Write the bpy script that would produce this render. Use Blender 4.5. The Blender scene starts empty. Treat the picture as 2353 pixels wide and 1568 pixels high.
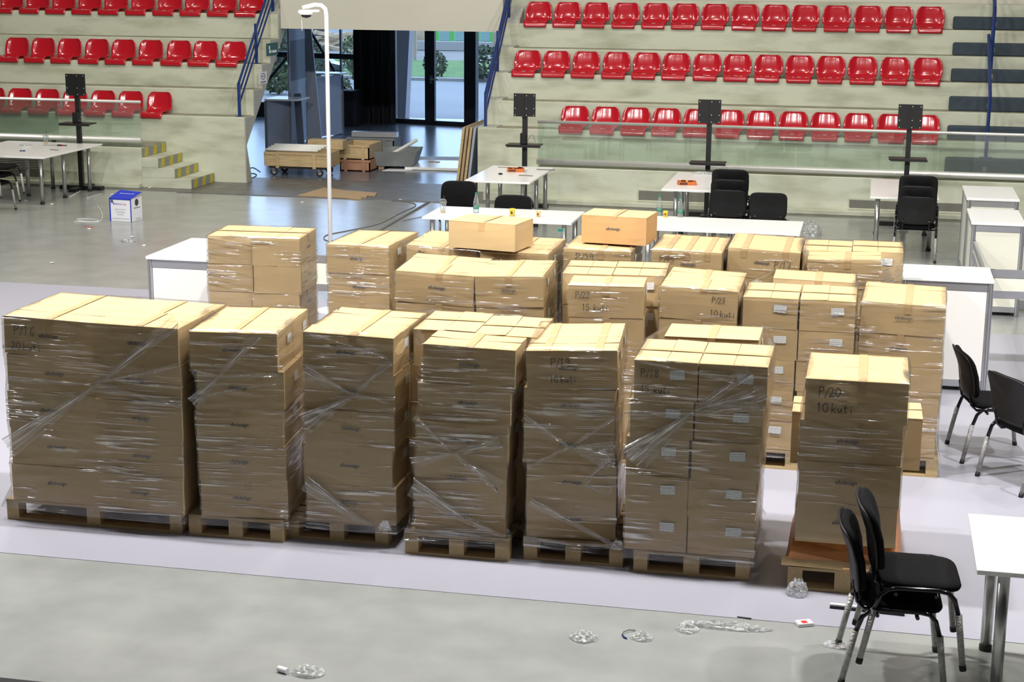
import bpy, math, random
from mathutils import Vector, Matrix, noise
random.seed(7)
C = bpy.context.scene.collection
PI = math.pi
R = math.radians
# ------------------------------------------------------------------ camera
W, H = 2353, 1568
F_, PT, RL, CZ, YW = 3796.3195, 0.22673529, 0.00724723, 3.63032169, -0.21402539
def cam_axes():
    cy, sy = math.cos(YW), math.sin(YW)
    f = Vector((sy*math.cos(PT), cy*math.cos(PT), -math.sin(PT)))
    r = Vector((cy, -sy, 0)); u = r.cross(f)
    return math.cos(RL)*r + math.sin(RL)*u, -math.sin(RL)*r + math.cos(RL)*u, f
CR, CU, CF = cam_axes()
CO = Vector((0, 0, CZ))
cd = bpy.data.cameras.new('camera'); cam = bpy.data.objects.new('camera', cd); C.objects.link(cam)
cd.sensor_width = 36; cd.lens = 36*F_/W; cd.clip_end = 400
M = Matrix((CR, CU, -CF)).transposed().to_4x4(); M.translation = CO; cam.matrix_world = M
bpy.context.scene.camera = cam
def ray(px, py): return CF + CR*(px-W/2)/F_ - CU*(py-H/2)/F_
def at(px, py, z=0.0):
    d = ray(px, py); return CO + d*((z-CZ)/d.z)
def atY(px, py, Y):
    d = ray(px, py); return CO + d*(Y/d.y)
def atX(px, py, X):
    d = ray(px, py); return CO + d*(X/d.x)
# ------------------------------------------------------------------ world, exposure, lamps
sc = bpy.context.scene
sc.view_settings.view_transform = 'Standard'; sc.view_settings.look = 'None'
sc.view_settings.gamma = 1; sc.view_settings.use_curve_mapping = False
sc.view_settings.exposure = 0.0
wd = bpy.data.worlds.new('world'); sc.world = wd; wd.use_nodes = True
bg = wd.node_tree.nodes['Background']; bg.inputs[0].default_value = (0.45, 0.65, 1.0, 1); bg.inputs[1].default_value = 4.2
def lamp(name, x, y, z, power, size, col, target=None, spread=PI):
    l = bpy.data.lights.new(name, 'AREA'); l.shape = 'DISK'; l.size = size; l.energy = power; l.color = col
    l.spread = spread
    o = bpy.data.objects.new(name, l); C.objects.link(o); o.location = (x, y, z)
    if target: o.rotation_euler = (Vector(target)-o.location).to_track_quat('-Z', 'Y').to_euler()
    return o
WARM = (1.0, 0.93, 0.80); NEUT = (1.0, 0.97, 0.95)
for x in (-9.5, -6, -2.5, 1, 4.5):
    lamp('arena_lamp', x, 9.6, 6.8, 400, .3, NEUT, (x, 14, 0))
for x in (-13, -8, -3, 2):
    lamp('arena_lamp', x, 15.5, 11, 210, .35, NEUT)
for x in (-15, -9.5, -4, 1.5):
    lamp('arena_lamp', x, 20.0, 11, 260, .35, WARM)
for x, y in ((-11, 2), (-9, 5), (-7, 1), (-5.5, 4.5), (-4, 1.5), (-2.5, 5), (-1, 2), (1, 4.5), (2.5, 1.5), (4.5, 4)):
    lamp('glint_light', x, y, 8.5, 9.5, .2, NEUT)  # added unseen lights, there to put glints on the stretch film
# ------------------------------------------------------------------ materials
MAT = {}
def mat(name, col, rough=.6, metal=0.0, var=.0, vscale=6.0, bump=0.0, bscale=60, stretch=(1, 1, 1), spec=.5, col2=None, lo=.35, hi=.7, coat=0, detail=4):
    m = bpy.data.materials.new(name); m.use_nodes = True; nt = m.node_tree; n = nt.nodes; l = nt.links
    b = n['Principled BSDF']; b.inputs['Base Color'].default_value = (*col, 1); b.inputs['Roughness'].default_value = rough
    b.inputs['Metallic'].default_value = metal; b.inputs['Specular IOR Level'].default_value = spec
    b.inputs['Coat Weight'].default_value = coat
    tc = n.new('ShaderNodeTexCoord'); mp = n.new('ShaderNodeMapping'); mp.inputs['Scale'].default_value = stretch
    l.new(tc.outputs['Object'], mp.inputs[0])
    if var or col2:
        t = n.new('ShaderNodeTexNoise'); t.inputs['Scale'].default_value = vscale; t.inputs['Detail'].default_value = detail
        l.new(mp.outputs[0], t.inputs['Vector'])
        r = n.new('ShaderNodeValToRGB'); r.color_ramp.elements[0].position = lo; r.color_ramp.elements[1].position = hi
        c2 = col2 or tuple(c*(1-var) for c in col)
        r.color_ramp.elements[0].color = (*c2, 1); r.color_ramp.elements[1].color = (*col, 1)
        l.new(t.outputs[0], r.inputs[0]); l.new(r.outputs[0], b.inputs['Base Color'])
    if bump:
        t2 = n.new('ShaderNodeTexNoise'); t2.inputs['Scale'].default_value = bscale; t2.inputs['Detail'].default_value = 3
        l.new(mp.outputs[0], t2.inputs['Vector'])
        bp = n.new('ShaderNodeBump'); bp.inputs['Strength'].default_value = bump; bp.inputs['Distance'].default_value = .01
        l.new(t2.outputs[0], bp.inputs['Height']); l.new(bp.outputs[0], b.inputs['Normal'])
    MAT[name] = m
    return m
mat('cardboard', (.55, .40, .205), .75, var=.06, vscale=3)
mat('cardboard_tan', (.55, .33, .14), .75, var=.08, vscale=5)
mat('cardboard_edge', (.40, .28, .155), .8)
mat('tape', (.53, .36, .18), .35, var=.1, vscale=9)
mat('ink', (.05, .048, .045), .6)
mat('print_ink', (.075, .085, .11), .6)
mat('orange_card', (.55, .21, .06), .5, var=.3, vscale=8)
mat('pallet_wood', (.62, .46, .24), .8, var=.4, vscale=5, stretch=(1, 8, 8), bump=.3, bscale=30)
mat('floor_grey', (.325, .34, .325), .205, var=.2, vscale=2.6, spec=.6, detail=14, lo=.3, hi=.72)
mat('floor_lilac', (.35, .35, .405), .38, var=.04, vscale=.6, spec=.4)
mat('floor_lobby', (.14, .155, .185), .22, var=.25, vscale=2, spec=.7)
mat('floor_strip', (.17, .165, .15), .4, var=.35, vscale=4)
mat('concrete_cream', (.55, .575, .455), .7, col2=(.38, .395, .29), vscale=2.2, stretch=(.6, 1, 2.2), lo=.3, hi=.55, detail=8)
mat('concrete_end', (.45, .46, .41), .7, var=.08, vscale=2)
mat('tread_dirty', (.36, .35, .25), .85, var=.35, vscale=5)
mat('wall_dark', (.05, .05, .05), .9); mat('ceiling_dark', (.09, .09, .09), .9); mat('ceiling_lobby', (.5, .5, .5), .9)
mat('beam_cream', (.61, .60, .51), .75, var=.05, vscale=1)
mat('seat_red', (.47, .012, .022), .16, spec=.6, coat=.4)
mat('seat_tag', (.8, .78, .74), .5)
mat('aisle_blue', (.045, .065, .085), .9, var=.2, vscale=9)
mat('rail_blue', (.012, .035, .16), .35)
mat('steel', (.72, .72, .68), .38, metal=.55)
mat('chrome', (.50, .50, .49), .3, metal=.9)
mat('alu', (.55, .56, .58), .35, metal=.85)
mat('alu_dark', (.22, .23, .25), .4, metal=.6)
mat('laminate_white', (.86, .87, .86), .22, spec=.4)
mat('laminate_edge', (.62, .64, .62), .4)
mat('panel_white', (.80, .79, .75), .45)
mat('panel_cream', (.74, .74, .62), .45)
mat('panel_blue', (.36, .41, .50), .4, var=.1, vscale=1.5)
mat('panel_bluedark', (.09, .11, .16), .5)
mat('black_metal', (.010, .010, .011), .4)
mat('black_fabric', (.007, .007, .0075), .95, var=.3, vscale=90, spec=.15)
mat('black_plastic', (.010, .010, .011), .45, spec=.35)
mat('black_gloss', (.006, .006, .009), .15)
mat('rubber', (.012, .012, .012), .6)
mat('white_paint', (.82, .82, .78), .35)
mat('paper', (.80, .81, .82), .6)
mat('sign_green', (.006, .085, .05), .6); mat('sign_white', (.82, .82, .80), .5)
mat('yellow_stripe', (.60, .50, .035), .6, var=.25, vscale=20)
mat('stripe_grey', (.30, .31, .29), .7, var=.2, vscale=12)
mat('vent_grey', (.15, .15, .12), .6); mat('vent_dark', (.025, .025, .02), .8)
mat('carton_white', (.83, .84, .88), .4); mat('carton_blue', (.02, .04, .47), .4)
mat('red_ink', (.6, .03, .03), .6); mat('grey_ink', (.45, .47, .50), .7)
mat('plywood', (.56, .42, .22), .7, var=.25, vscale=4, stretch=(1, 6, 6))
mat('plywood_red', (.42, .22, .13), .7, var=.25, vscale=4)
mat('crate_grey', (.20, .22, .22), .6, var=.2, vscale=4)
mat('door_black', (.006, .007, .011), .45)
mat('curtain_black', (.004, .005, .008), .7)
mat('candy_orange', (.60, .16, .03), .4); mat('candy_brown', (.12, .03, .015), .4); mat('candy_cream', (.75, .55, .25), .5)
mat('cup_yellow', (.75, .60, .04), .45); mat('cup_peach', (.80, .55, .22), .45)
mat('bottle_cap', (.01, .22, .17), .4); mat('bottle_label', (.05, .22, .14), .5)
mat('cable_white', (.70, .71, .68), .5); mat('cable_grey', (.12, .12, .12), .6)
mat('plaza', (0.223, 0.223, 0.216), .8, var=.1, vscale=.4)
mat('grass', (.115, .20, .035), .95, col2=(.06, .12, .025), vscale=1.5, detail=8)
mat('gravel', (0.216, 0.189, 0.155), .9, col2=(0.142, 0.135, 0.115), vscale=.6, detail=8)
mat('kerb', (0.270, 0.257, 0.230), .8); mat('turf_teal', (0.030, 0.095, 0.068), .9, var=.3, vscale=.5)
mat('leaf', (0.047, 0.068, 0.024), .85, var=.5, vscale=14); mat('leaf_bright', (0.088, 0.115, 0.036), .85, var=.5, vscale=14)
mat('bark', (.30, .24, .18), .9); mat('timber', (0.459, 0.338, 0.203), .9, var=.3, vscale=3)
mat('frame_green', (0.081, 0.351, 0.061), .5); mat('car_white', (0.405, 0.405, 0.405), .3); mat('car_glass', (.03, .04, .05), .1)
mat('column_blue', (0.297, 0.284, 0.297), .6)
mat('pin_red', (.55, .04, .03), .5)
def glassmat(name, tint, refl, rough, white=0.0, streak=None, bump=0.0, spec=1.0, uv=False):
    """thin sheet: mostly see-through, some mirror reflection, some milkiness"""
    m = bpy.data.materials.new(name); m.use_nodes = True; nt = m.node_tree; n = nt.nodes; l = nt.links
    n.remove(n['Principled BSDF']); out = n['Material Output']
    tr = n.new('ShaderNodeBsdfTransparent'); tr.inputs[0].default_value = (*tint, 1)
    gl = n.new('ShaderNodeBsdfGlossy'); gl.inputs['Roughness'].default_value = rough; gl.inputs[0].default_value = (spec, spec, spec, 1)
    df = n.new('ShaderNodeBsdfDiffuse'); df.inputs[0].default_value = (.75, .76, .76, 1)
    lw = n.new('ShaderNodeLayerWeight'); lw.inputs['Blend'].default_value = .35
    mm = n.new('ShaderNodeMath'); mm.operation = 'MULTIPLY_ADD'; mm.inputs[1].default_value = .45; mm.inputs[2].default_value = refl; mm.use_clamp = True
    l.new(lw.outputs['Fresnel'], mm.inputs[0])
    m1 = n.new('ShaderNodeMixShader'); m2 = n.new('ShaderNodeMixShader')
    l.new(tr.outputs[0], m1.inputs[1]); l.new(df.outputs[0], m1.inputs[2]); m1.inputs[0].default_value = white
    l.new(mm.outputs[0], m2.inputs[0]); l.new(m1.outputs[0], m2.inputs[1]); l.new(gl.outputs[0], m2.inputs[2])
    l.new(m2.outputs[0], out.inputs[0])
    if streak:
        tc = n.new('ShaderNodeTexCoord'); mp = n.new('ShaderNodeMapping')
        mp.inputs['Rotation'].default_value = (0, R(streak[2]), 0)
        mp.inputs['Scale'].default_value = (streak[0], streak[1] if uv else streak[0], streak[1])
        l.new(tc.outputs['UV' if uv else 'Object'], mp.inputs[0])
        t = n.new('ShaderNodeTexNoise'); t.inputs['Scale'].default_value = 1; t.inputs['Detail'].default_value = 5
        l.new(mp.outputs[0], t.inputs['Vector'])
        r = n.new('ShaderNodeValToRGB'); r.color_ramp.elements[0].position = .45; r.color_ramp.elements[1].position = .78
        r.color_ramp.elements[0].color = (white*.5,)*3+(1,); r.color_ramp.elements[1].color = (min(1, white*5),)*3+(1,)
        l.new(t.outputs[0], r.inputs[0]); l.new(r.outputs[0], m1.inputs[0])
        bp = n.new('ShaderNodeBump'); bp.inputs['Strength'].default_value = bump; bp.inputs['Distance'].default_value = .022
        l.new(t.outputs[0], bp.inputs['Height']); l.new(bp.outputs[0], gl.inputs['Normal'])
    MAT[name] = m
def filmmat(name, layers, uv=False, refl=.06, rough=.155, haze=.012, ridge=.42, tint=.97, dist=.004, hzk=.12):
    """clear stretch film: smooth sheet with bundles of thin raised wrinkles that catch the lamps"""
    m = bpy.data.materials.new(name); m.use_nodes = True; nt = m.node_tree; n = nt.nodes; l = nt.links
    n.remove(n['Principled BSDF']); out = n['Material Output']
    tr = n.new('ShaderNodeBsdfTransparent'); tr.inputs[0].default_value = (tint, tint, tint*.99, 1)
    gl = n.new('ShaderNodeBsdfGlossy'); gl.inputs['Roughness'].default_value = rough
    df = n.new('ShaderNodeBsdfDiffuse'); df.inputs[0].default_value = (.75, .76, .76, 1)
    tc = n.new('ShaderNodeTexCoord'); tot = None
    for sx, sz, rot, msc, lo in layers:
        mp = n.new('ShaderNodeMapping'); mp.inputs['Rotation'].default_value = (0, 0, R(rot)) if uv else (0, R(rot), 0)
        mp.inputs['Scale'].default_value = (sx, sz if uv else sx, sz); l.new(tc.outputs['UV' if uv else 'Object'], mp.inputs[0])
        t = n.new('ShaderNodeTexNoise'); t.inputs['Scale'].default_value = 1; t.inputs['Detail'].default_value = 3; l.new(mp.outputs[0], t.inputs['Vector'])
        r = n.new('ShaderNodeMapRange'); r.interpolation_type = 'SMOOTHSTEP'; r.inputs[1].default_value = lo; r.inputs[2].default_value = lo+.13; l.new(t.outputs[0], r.inputs[0])
        t2 = n.new('ShaderNodeTexNoise'); t2.inputs['Scale'].default_value = msc; t2.inputs['Detail'].default_value = 1; l.new(tc.outputs['UV' if uv else 'Object'], t2.inputs['Vector'])
        r2 = n.new('ShaderNodeMapRange'); r2.interpolation_type = 'SMOOTHSTEP'; r2.inputs[1].default_value = .47; r2.inputs[2].default_value = .63; l.new(t2.outputs[0], r2.inputs[0])
        mu = n.new('ShaderNodeMath'); mu.operation = 'MULTIPLY'; l.new(r.outputs[0], mu.inputs[0]); l.new(r2.outputs[0], mu.inputs[1])
        if tot is None: tot = mu
        else:
            ad = n.new('ShaderNodeMath'); ad.operation = 'MAXIMUM'; l.new(tot.outputs[0], ad.inputs[0]); l.new(mu.outputs[0], ad.inputs[1]); tot = ad
    bp = n.new('ShaderNodeBump'); bp.inputs['Strength'].default_value = 1; bp.inputs['Distance'].default_value = dist
    l.new(tot.outputs[0], bp.inputs['Height']); l.new(bp.outputs[0], gl.inputs['Normal'])
    lw = n.new('ShaderNodeLayerWeight'); lw.inputs['Blend'].default_value = .3
    f1 = n.new('ShaderNodeMath'); f1.operation = 'MULTIPLY_ADD'; f1.inputs[1].default_value = .4; f1.inputs[2].default_value = refl; f1.use_clamp = True; l.new(lw.outputs['Fresnel'], f1.inputs[0])
    f2 = n.new('ShaderNodeMath'); f2.operation = 'MULTIPLY_ADD'; f2.inputs[1].default_value = ridge; f2.use_clamp = True; l.new(tot.outputs[0], f2.inputs[0]); l.new(f1.outputs[0], f2.inputs[2])
    hz = n.new('ShaderNodeMath'); hz.operation = 'MULTIPLY_ADD'; hz.inputs[1].default_value = ridge*hzk; hz.inputs[2].default_value = haze; l.new(tot.outputs[0], hz.inputs[0])
    m1 = n.new('ShaderNodeMixShader'); m2 = n.new('ShaderNodeMixShader')
    l.new(hz.outputs[0], m1.inputs[0]); l.new(tr.outputs[0], m1.inputs[1]); l.new(df.outputs[0], m1.inputs[2])
    l.new(f2.outputs[0], m2.inputs[0]); l.new(m1.outputs[0], m2.inputs[1]); l.new(gl.outputs[0], m2.inputs[2]); l.new(m2.outputs[0], out.inputs[0])
    MAT[name] = m
filmmat('film_a', [(1.3, 46, 9, 2.4, .52), (1.8, 60, -14, 3.1, .55), (2.2, 30, 24, 2.0, .58)])
filmmat('film_b', [(1.3, 42, -8, 2.6, .52), (1.8, 62, 16, 2.9, .55), (2.2, 30, -26, 2.1, .58)])
filmmat('film_band', [(1.2, 13, 0, 1.5, .42), (2.2, 24, 3, 2.5, .48)], uv=True, refl=.07, haze=.06, ridge=.65, dist=.008, hzk=.4)
glassmat('film_crumple', (.88, .9, .9), .12, .12, .22, (40, 60, 0), 1.0)
glassmat('glass', (.86, .93, .89), .04, .02, .05)
glassmat('window_glass', (.97, .98, .99), .03, .02, 0)
glassmat('bottle_clear', (.90, .94, .93), .08, .05, .10)
def sticker_mat():
    m = mat('sticker', (.82, .83, .82), .55); nt = m.node_tree; n = nt.nodes; l = nt.links
    tc = n['Texture Coordinate']; sp = n.new('ShaderNodeSeparateXYZ'); l.new(tc.outputs['Generated'], sp.inputs[0])
    w = n.new('ShaderNodeMath'); w.operation = 'MULTIPLY'; w.inputs[1].default_value = 4.2; l.new(sp.outputs[2], w.inputs[0])
    fr = n.new('ShaderNodeMath'); fr.operation = 'FRACT'; l.new(w.outputs[0], fr.inputs[0])
    lt = n.new('ShaderNodeMath'); lt.operation = 'LESS_THAN'; lt.inputs[1].default_value = .3; l.new(fr.outputs[0], lt.inputs[0])
    t = n.new('ShaderNodeTexNoise'); t.inputs['Scale'].default_value = 14; l.new(tc.outputs['Generated'], t.inputs['Vector'])
    g = n.new('ShaderNodeMath'); g.operation = 'GREATER_THAN'; g.inputs[1].default_value = .5; l.new(t.outputs[0], g.inputs[0])
    mu = n.new('ShaderNodeMath'); mu.operation = 'MULTIPLY'; l.new(lt.outputs[0], mu.inputs[0]); l.new(g.outputs[0], mu.inputs[1])
    mx = n.new('ShaderNodeMix'); mx.data_type = 'RGBA'; l.new(mu.outputs[0], mx.inputs[0])
    mx.inputs[6].default_value = (.82, .83, .82, 1); mx.inputs[7].default_value = (.25, .33, .38, 1)
    l.new(mx.outputs[2], n['Principled BSDF'].inputs['Base Color'])
sticker_mat()
# ------------------------------------------------------------------ mesh helpers
class MB:
    def __init__(s): s.v = []; s.f = []
    def add(s, vs, fs):
        k = len(s.v); s.v += [tuple(v) for v in vs]; s.f += [tuple(i+k for i in f) for f in fs]; return s
    def box(s, x0, x1, y0, y1, z0, z1, b=0):
        if b and min(x1-x0, y1-y0, z1-z0) > 2.2*b:
            vs = []; 
            for z, ins in ((z0, b), (z0+b, 0), (z1-b, 0), (z1, b)):
                a0, a1, c0, c1 = x0+ins, x1-ins, y0+ins, y1-ins
                vs += [(a0+b, c0, z), (a1-b, c0, z), (a1, c0+b, z), (a1, c1-b, z), (a1-b, c1, z), (a0+b, c1, z), (a0, c1-b, z), (a0, c0+b, z)]
            fs = [tuple(range(7, -1, -1)), tuple(range(24, 32))]
            for r in range(3):
                for i in range(8): fs.append((r*8+i, r*8+(i+1) % 8, r*8+8+(i+1) % 8, r*8+8+i))
            return s.add(vs, fs)
        vs = [(x, y, z) for z in (z0, z1) for x, y in ((x0, y0), (x1, y0), (x1, y1), (x0, y1))]
        return s.add(vs, [(3, 2, 1, 0), (4, 5, 6, 7), (0, 1, 5, 4), (1, 2, 6, 5), (2, 3, 7, 6), (3, 0, 4, 7)])
    def tube(s, pts, r, n=8, cap=True):
        pts = [Vector(p) for p in pts]; rings = []; up = None
        for i, p in enumerate(pts):
            d = (pts[min(i+1, len(pts)-1)]-pts[max(i-1, 0)]).normalized()
            if up is None: up = Vector((0, 0, 1)) if abs(d.z) < .9 else Vector((1, 0, 0))
            a = d.cross(up).normalized(); bb = a.cross(d); up = bb
            rr = r[i] if isinstance(r, (list, tuple)) else r
            rings.append([p+(a*math.cos(2*PI*k/n)+bb*math.sin(2*PI*k/n))*rr for k in range(n)])
        vs = [v for q in rings for v in q]; fs = []
        for i in range(len(pts)-1):
            for k in range(n): fs.append((i*n+k, i*n+(k+1) % n, (i+1)*n+(k+1) % n, (i+1)*n+k))
        if cap: fs += [tuple(range(n-1, -1, -1)), tuple(range((len(pts)-1)*n, len(pts)*n))]
        return s.add(vs, fs)
    def lathe(s, prof, n=20, c=(0, 0, 0)):
        vs = [(c[0]+r*math.cos(2*PI*k/n), c[1]+r*math.sin(2*PI*k/n), c[2]+z) for r, z in prof for k in range(n)]; fs = []
        for i in range(len(prof)-1):
            for k in range(n): fs.append((i*n+k, i*n+(k+1) % n, (i+1)*n+(k+1) % n, (i+1)*n+k))
        fs += [tuple(range(n-1, -1, -1)), tuple(range((len(prof)-1)*n, len(prof)*n))]
        return s.add(vs, fs)
    def prism(s, poly, a0, a1, axis='x'):
        k = len(poly)
        def mk(a, p): return (a, p[0], p[1]) if axis == 'x' else ((p[0], a, p[1]) if axis == 'y' else (p[0], p[1], a))
        vs = [mk(a0, p) for p in poly]+[mk(a1, p) for p in poly]
        return s.add(vs, [tuple(range(k-1, -1, -1)), tuple(range(k, 2*k))]+[(i, (i+1) % k, k+(i+1) % k, k+i) for i in range(k)])
    def grid(s, fn, nu, nv, closed=False):
        vs = [fn(i/(nu if closed else nu), j/nv) for j in range(nv+1) for i in range(nu+(0 if closed else 1))]
        w = nu if closed else nu+1; fs = []
        for j in range(nv):
            for i in range(nu): fs.append((j*w+i, j*w+(i+1) % w, (j+1)*w+(i+1) % w, (j+1)*w+i))
        return s.add(vs, fs)
    def mesh(s, name, m=None, smooth=False):
        me = bpy.data.meshes.new(name); me.from_pydata(s.v, [], s.f); me.update()
        if m: me.materials.append(MAT[m])
        if smooth: me.polygons.foreach_set('use_smooth', [True]*len(me.polygons))
        return me
    def build(s, name, m, parent=None, loc=(0, 0, 0), rot=(0, 0, 0), smooth=False):
        return inst(name, s.mesh(name, m, smooth), parent, loc, rot)
def inst(name, me, parent=None, loc=(0, 0, 0), rot=(0, 0, 0), scale=None):
    o = bpy.data.objects.new(name, me); C.objects.link(o); o.location = loc; o.rotation_euler = rot
    if scale: o.scale = scale
    if parent: o.parent = parent
    return o
def tag(o, label=None, cat=None, group=None, kind=None):
    if label: o['label'] = label
    if cat: o['category'] = cat
    if group: o['group'] = group
    if kind: o['kind'] = kind
    return o
def thing(name, label, cat, loc=(0, 0, 0), rz=0, group=None):
    o = bpy.data.objects.new(name, None); C.objects.link(o); o.empty_display_size = .1
    o.location = loc; o.rotation_euler = (0, 0, rz); return tag(o, label, cat, group)
def kids(o): return [c for c in bpy.data.objects if c.parent == o]
KID = {}
def copy_tree(o, parent=None):
    c = o.copy(); C.objects.link(c)
    if parent: c.parent = parent
    if o not in KID: KID[o] = kids(o)
    for ch in KID[o]: copy_tree(ch, c)
    return c
def structure(name, mb, m): return tag(mb.build(name, m), kind='structure')
TXT = {}
def text_mesh(s, size, m, bold=0.0):
    k = (s, size, m)
    if k not in TXT:
        cu = bpy.data.curves.new('t', 'FONT'); cu.body = s; cu.size = size; cu.align_x = 'CENTER'; cu.align_y = 'CENTER'; cu.resolution_u = 2; cu.offset = bold
        to = bpy.data.objects.new('t', cu); C.objects.link(to)
        dg = bpy.context.evaluated_depsgraph_get(); me = bpy.data.meshes.new_from_object(to.evaluated_get(dg))
        bpy.data.objects.remove(to); me.materials.clear(); me.materials.append(MAT[m]); TXT[k] = me
    return TXT[k]
FRONT = (PI/2, 0, 0)          # text standing up, facing -Y
# ------------------------------------------------------------------ setting: floors, shell
Y1, Y2 = 8.85, 16.87
structure('floor', MB().box(-26, 14, -8, 24.35, -.1, 0), 'floor_grey')
structure('floor_covering', MB().box(-14, 14, Y1, Y2, 0, .003), 'floor_lilac')
structure('floor_passage', MB().box(-26, 14, 24.35, 26.4, -.1, .0), 'floor_strip')
structure('floor_lobby', MB().box(-30, 14, 26.4, 37.6, -.1, 0), 'floor_lobby')
structure('trim_1', MB().box(-10.75, -6.15, 24.32, 24.40, 0, .012), 'floor_strip')
a = at(875, 530); b = at(985, 466)
structure('trim_2', MB().tube([a+Vector((0, 0, .002)), b+Vector((0, 0, .002))], .022, 6), 'cable_grey')
structure('near_bounce_block', MB().box(-26, 14, -8, 5.4, .001, .9), 'wall_dark')  # unseen dark block for the near stand, added to cut floor bounce
structure('wall_rear', MB().box(-26, 14, -8.2, -8, 0, 13), 'wall_dark')
structure('wall_left', MB().box(-26.2, -26, -8, 32, 0, 13), 'wall_dark')
structure('wall_right', MB().box(14, 14.2, -8, 38, 0, 13), 'wall_dark')
structure('wall_far_right', MB().box(-6.17, 14, 28.28, 28.48, 0, 13), 'beam_cream')
structure('wall_far_left', MB().box(-26, -10.12, 28.28, 28.48, 2.95, 13), 'beam_cream')
structure('wall_far', MB().box(-10.12, -6.17, 28.28, 28.48, 4.0, 13), 'beam_cream')
structure('ceiling', MB().box(-26, 14, -8, 31.4, 13, 13.2), 'ceiling_dark')
structure('ceiling_lobby', MB().box(-30, 14, 27.6, 37.4, 3.9, 4.0), 'ceiling_lobby')
XL, XR = -10.12, -6.17
structure('wall_passage', MB().box(XL+.017, XR-.002, 27.5, 27.75, 2.45, 4.4), 'beam_cream')
# ------------------------------------------------------------------ grandstands
RUN = .42; YA = 25.7
zR = [atY(1250, y, YA+RUN*k).z for k, y in enumerate((298, 234, 170, 112, 55, -2))]
zL = [atY(x, y, YA+RUN*k).z for k, (x, y) in enumerate(((551, 270), (565, 206.7), (592, 148), (613, 91), (634, 32.7), (655, -25)))]
PLR, PLL = .55, .64
def grandstand(label, x0, x1, zs, zp, px0, px1, yw):
    g = thing('grandstand', label, 'grandstand', ((x0+x1)/2, YA, 0)); o = -(x0+x1)/2
    for k, z in enumerate(zs):
        lo = 0 if k == 0 else zs[k-1]-.02
        a0, a1 = RUN*k, RUN*k+RUN+.02
        MB().prism([(a0, lo), (a0+.1, lo), (a0+.1, z-.09), (a1, z-.09), (a1, z), (a0+.012, z), (a0, z-.012)], x0+o, x1+o, 'x').build('step', 'concrete_cream', g)
        if k < len(zs)-1: MB().box(x0+o+.02, x1+o-.02, RUN*k+.06, RUN*k+RUN, z, z+.004).build('tread', 'tread_dirty', g)
    MB().box(px0+o, px1+o, yw-YA, 0, 0, zp, .01).build('platform', 'concrete_cream', g)
    MB().box(px0+o, px1+o, yw-YA+.1, 0, zp, zp+.004).build('tread', 'tread_dirty', g)
    MB().box(px0+o, px1+o, yw-YA-.14, yw-YA, 0, .07, .008).build('kerb', 'concrete_cream', g)
    return g
YWALL = 24.72
XRAILR = atY(1233, 372, YWALL).x; XRAILL = atY(323, 325, YWALL).x
gsR = grandstand('cream concrete grandstand with stained steps right of the passage', XR, 12, zR, PLR, XRAILR, 12, YWALL)
gsL = grandstand('cream concrete grandstand with stained steps left of the passage', -24, XL, zL, PLL, -24, XRAILL, YWALL)
# cantilevered end slab of the left stand
p1, p2, p3 = atX(578, 422, XL), atX(565, 334, XL), atX(655, 65, XL)
poly = [(YA+.02, 0), (p1.y, 0), (p2.y, p2.z), (p3.y, p3.z), (28.2, 3.2), (27.9, 3.2)]
poly = [(YA+.01, 0), (p1.y, 0), (p2.y, p2.z), (p3.y, p3.z)] + [(YA+RUN*5+.3, zL[5]-.02), (YA+RUN*4+.01, zL[4]-.01)]
for k in (3, 2, 1, 0): poly += [(YA+RUN*(k+1)+.01, zL[k]-.01), (YA+RUN*k+.01, zL[k]-.01)]
MB().prism([(y-YA, z) for y, z in poly], XL-.3+17.06, XL+.015+17.06, 'x').build('end_slab', 'concrete_end', gsL, loc=(0, 0, 0))
poly = [(y+.03, z-.03 if z > .1 else z) for y, z in poly]
MB().prism([(y-YA, z) for y, z in poly], XR-2.915, XR-2.915+.3, 'x').build('end_slab', 'concrete_end', gsR)
# short flights of steps up to the platforms, hazard striped risers
def flight(parent_label, xs, zp, yw, sgn):
    n = 4; run = .28; rise = zp/n
    f = thing('stair_flight', parent_label, 'stairs', (xs, yw, 0))
    for i in range(n-1):
        x0 = 0 if sgn > 0 else -run*(n-1-i); x1 = run*(n-1-i) if sgn > 0 else 0
        MB().box(x0, x1, .0, YA-yw-.005, rise*i, rise*(i+1), .006).build('step', 'concrete_cream', f)
    for i in range(n):
        xx = sgn*run*(n-1-i)
        a, b = (xx, xx+.004*sgn) if sgn > 0 else (xx+.004*sgn, xx)
        rb = MB().box(a, b, .02, YA-yw-.02, rise*i+.004, rise*(i+1)-.012).build('riser_band', 'stripe_grey', f)
        for y in (.12, .46, .78):
            MB().prism([(y, rise*i+.004), (y+.12, rise*i+.004), (y+.15, rise*(i+1)-.013), (y+.03, rise*(i+1)-.013)], xx+.004*sgn, xx+.007*sgn, 'x').build('yellow_stripe', 'yellow_stripe', rb)
    return f
flight('concrete steps with yellow and grey striped risers beside the left grandstand', XRAILL, PLL, YWALL, 1)
flight('cream concrete steps behind the long-legged table right of the passage', XRAILR, PLR, YWALL, -1)
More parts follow.
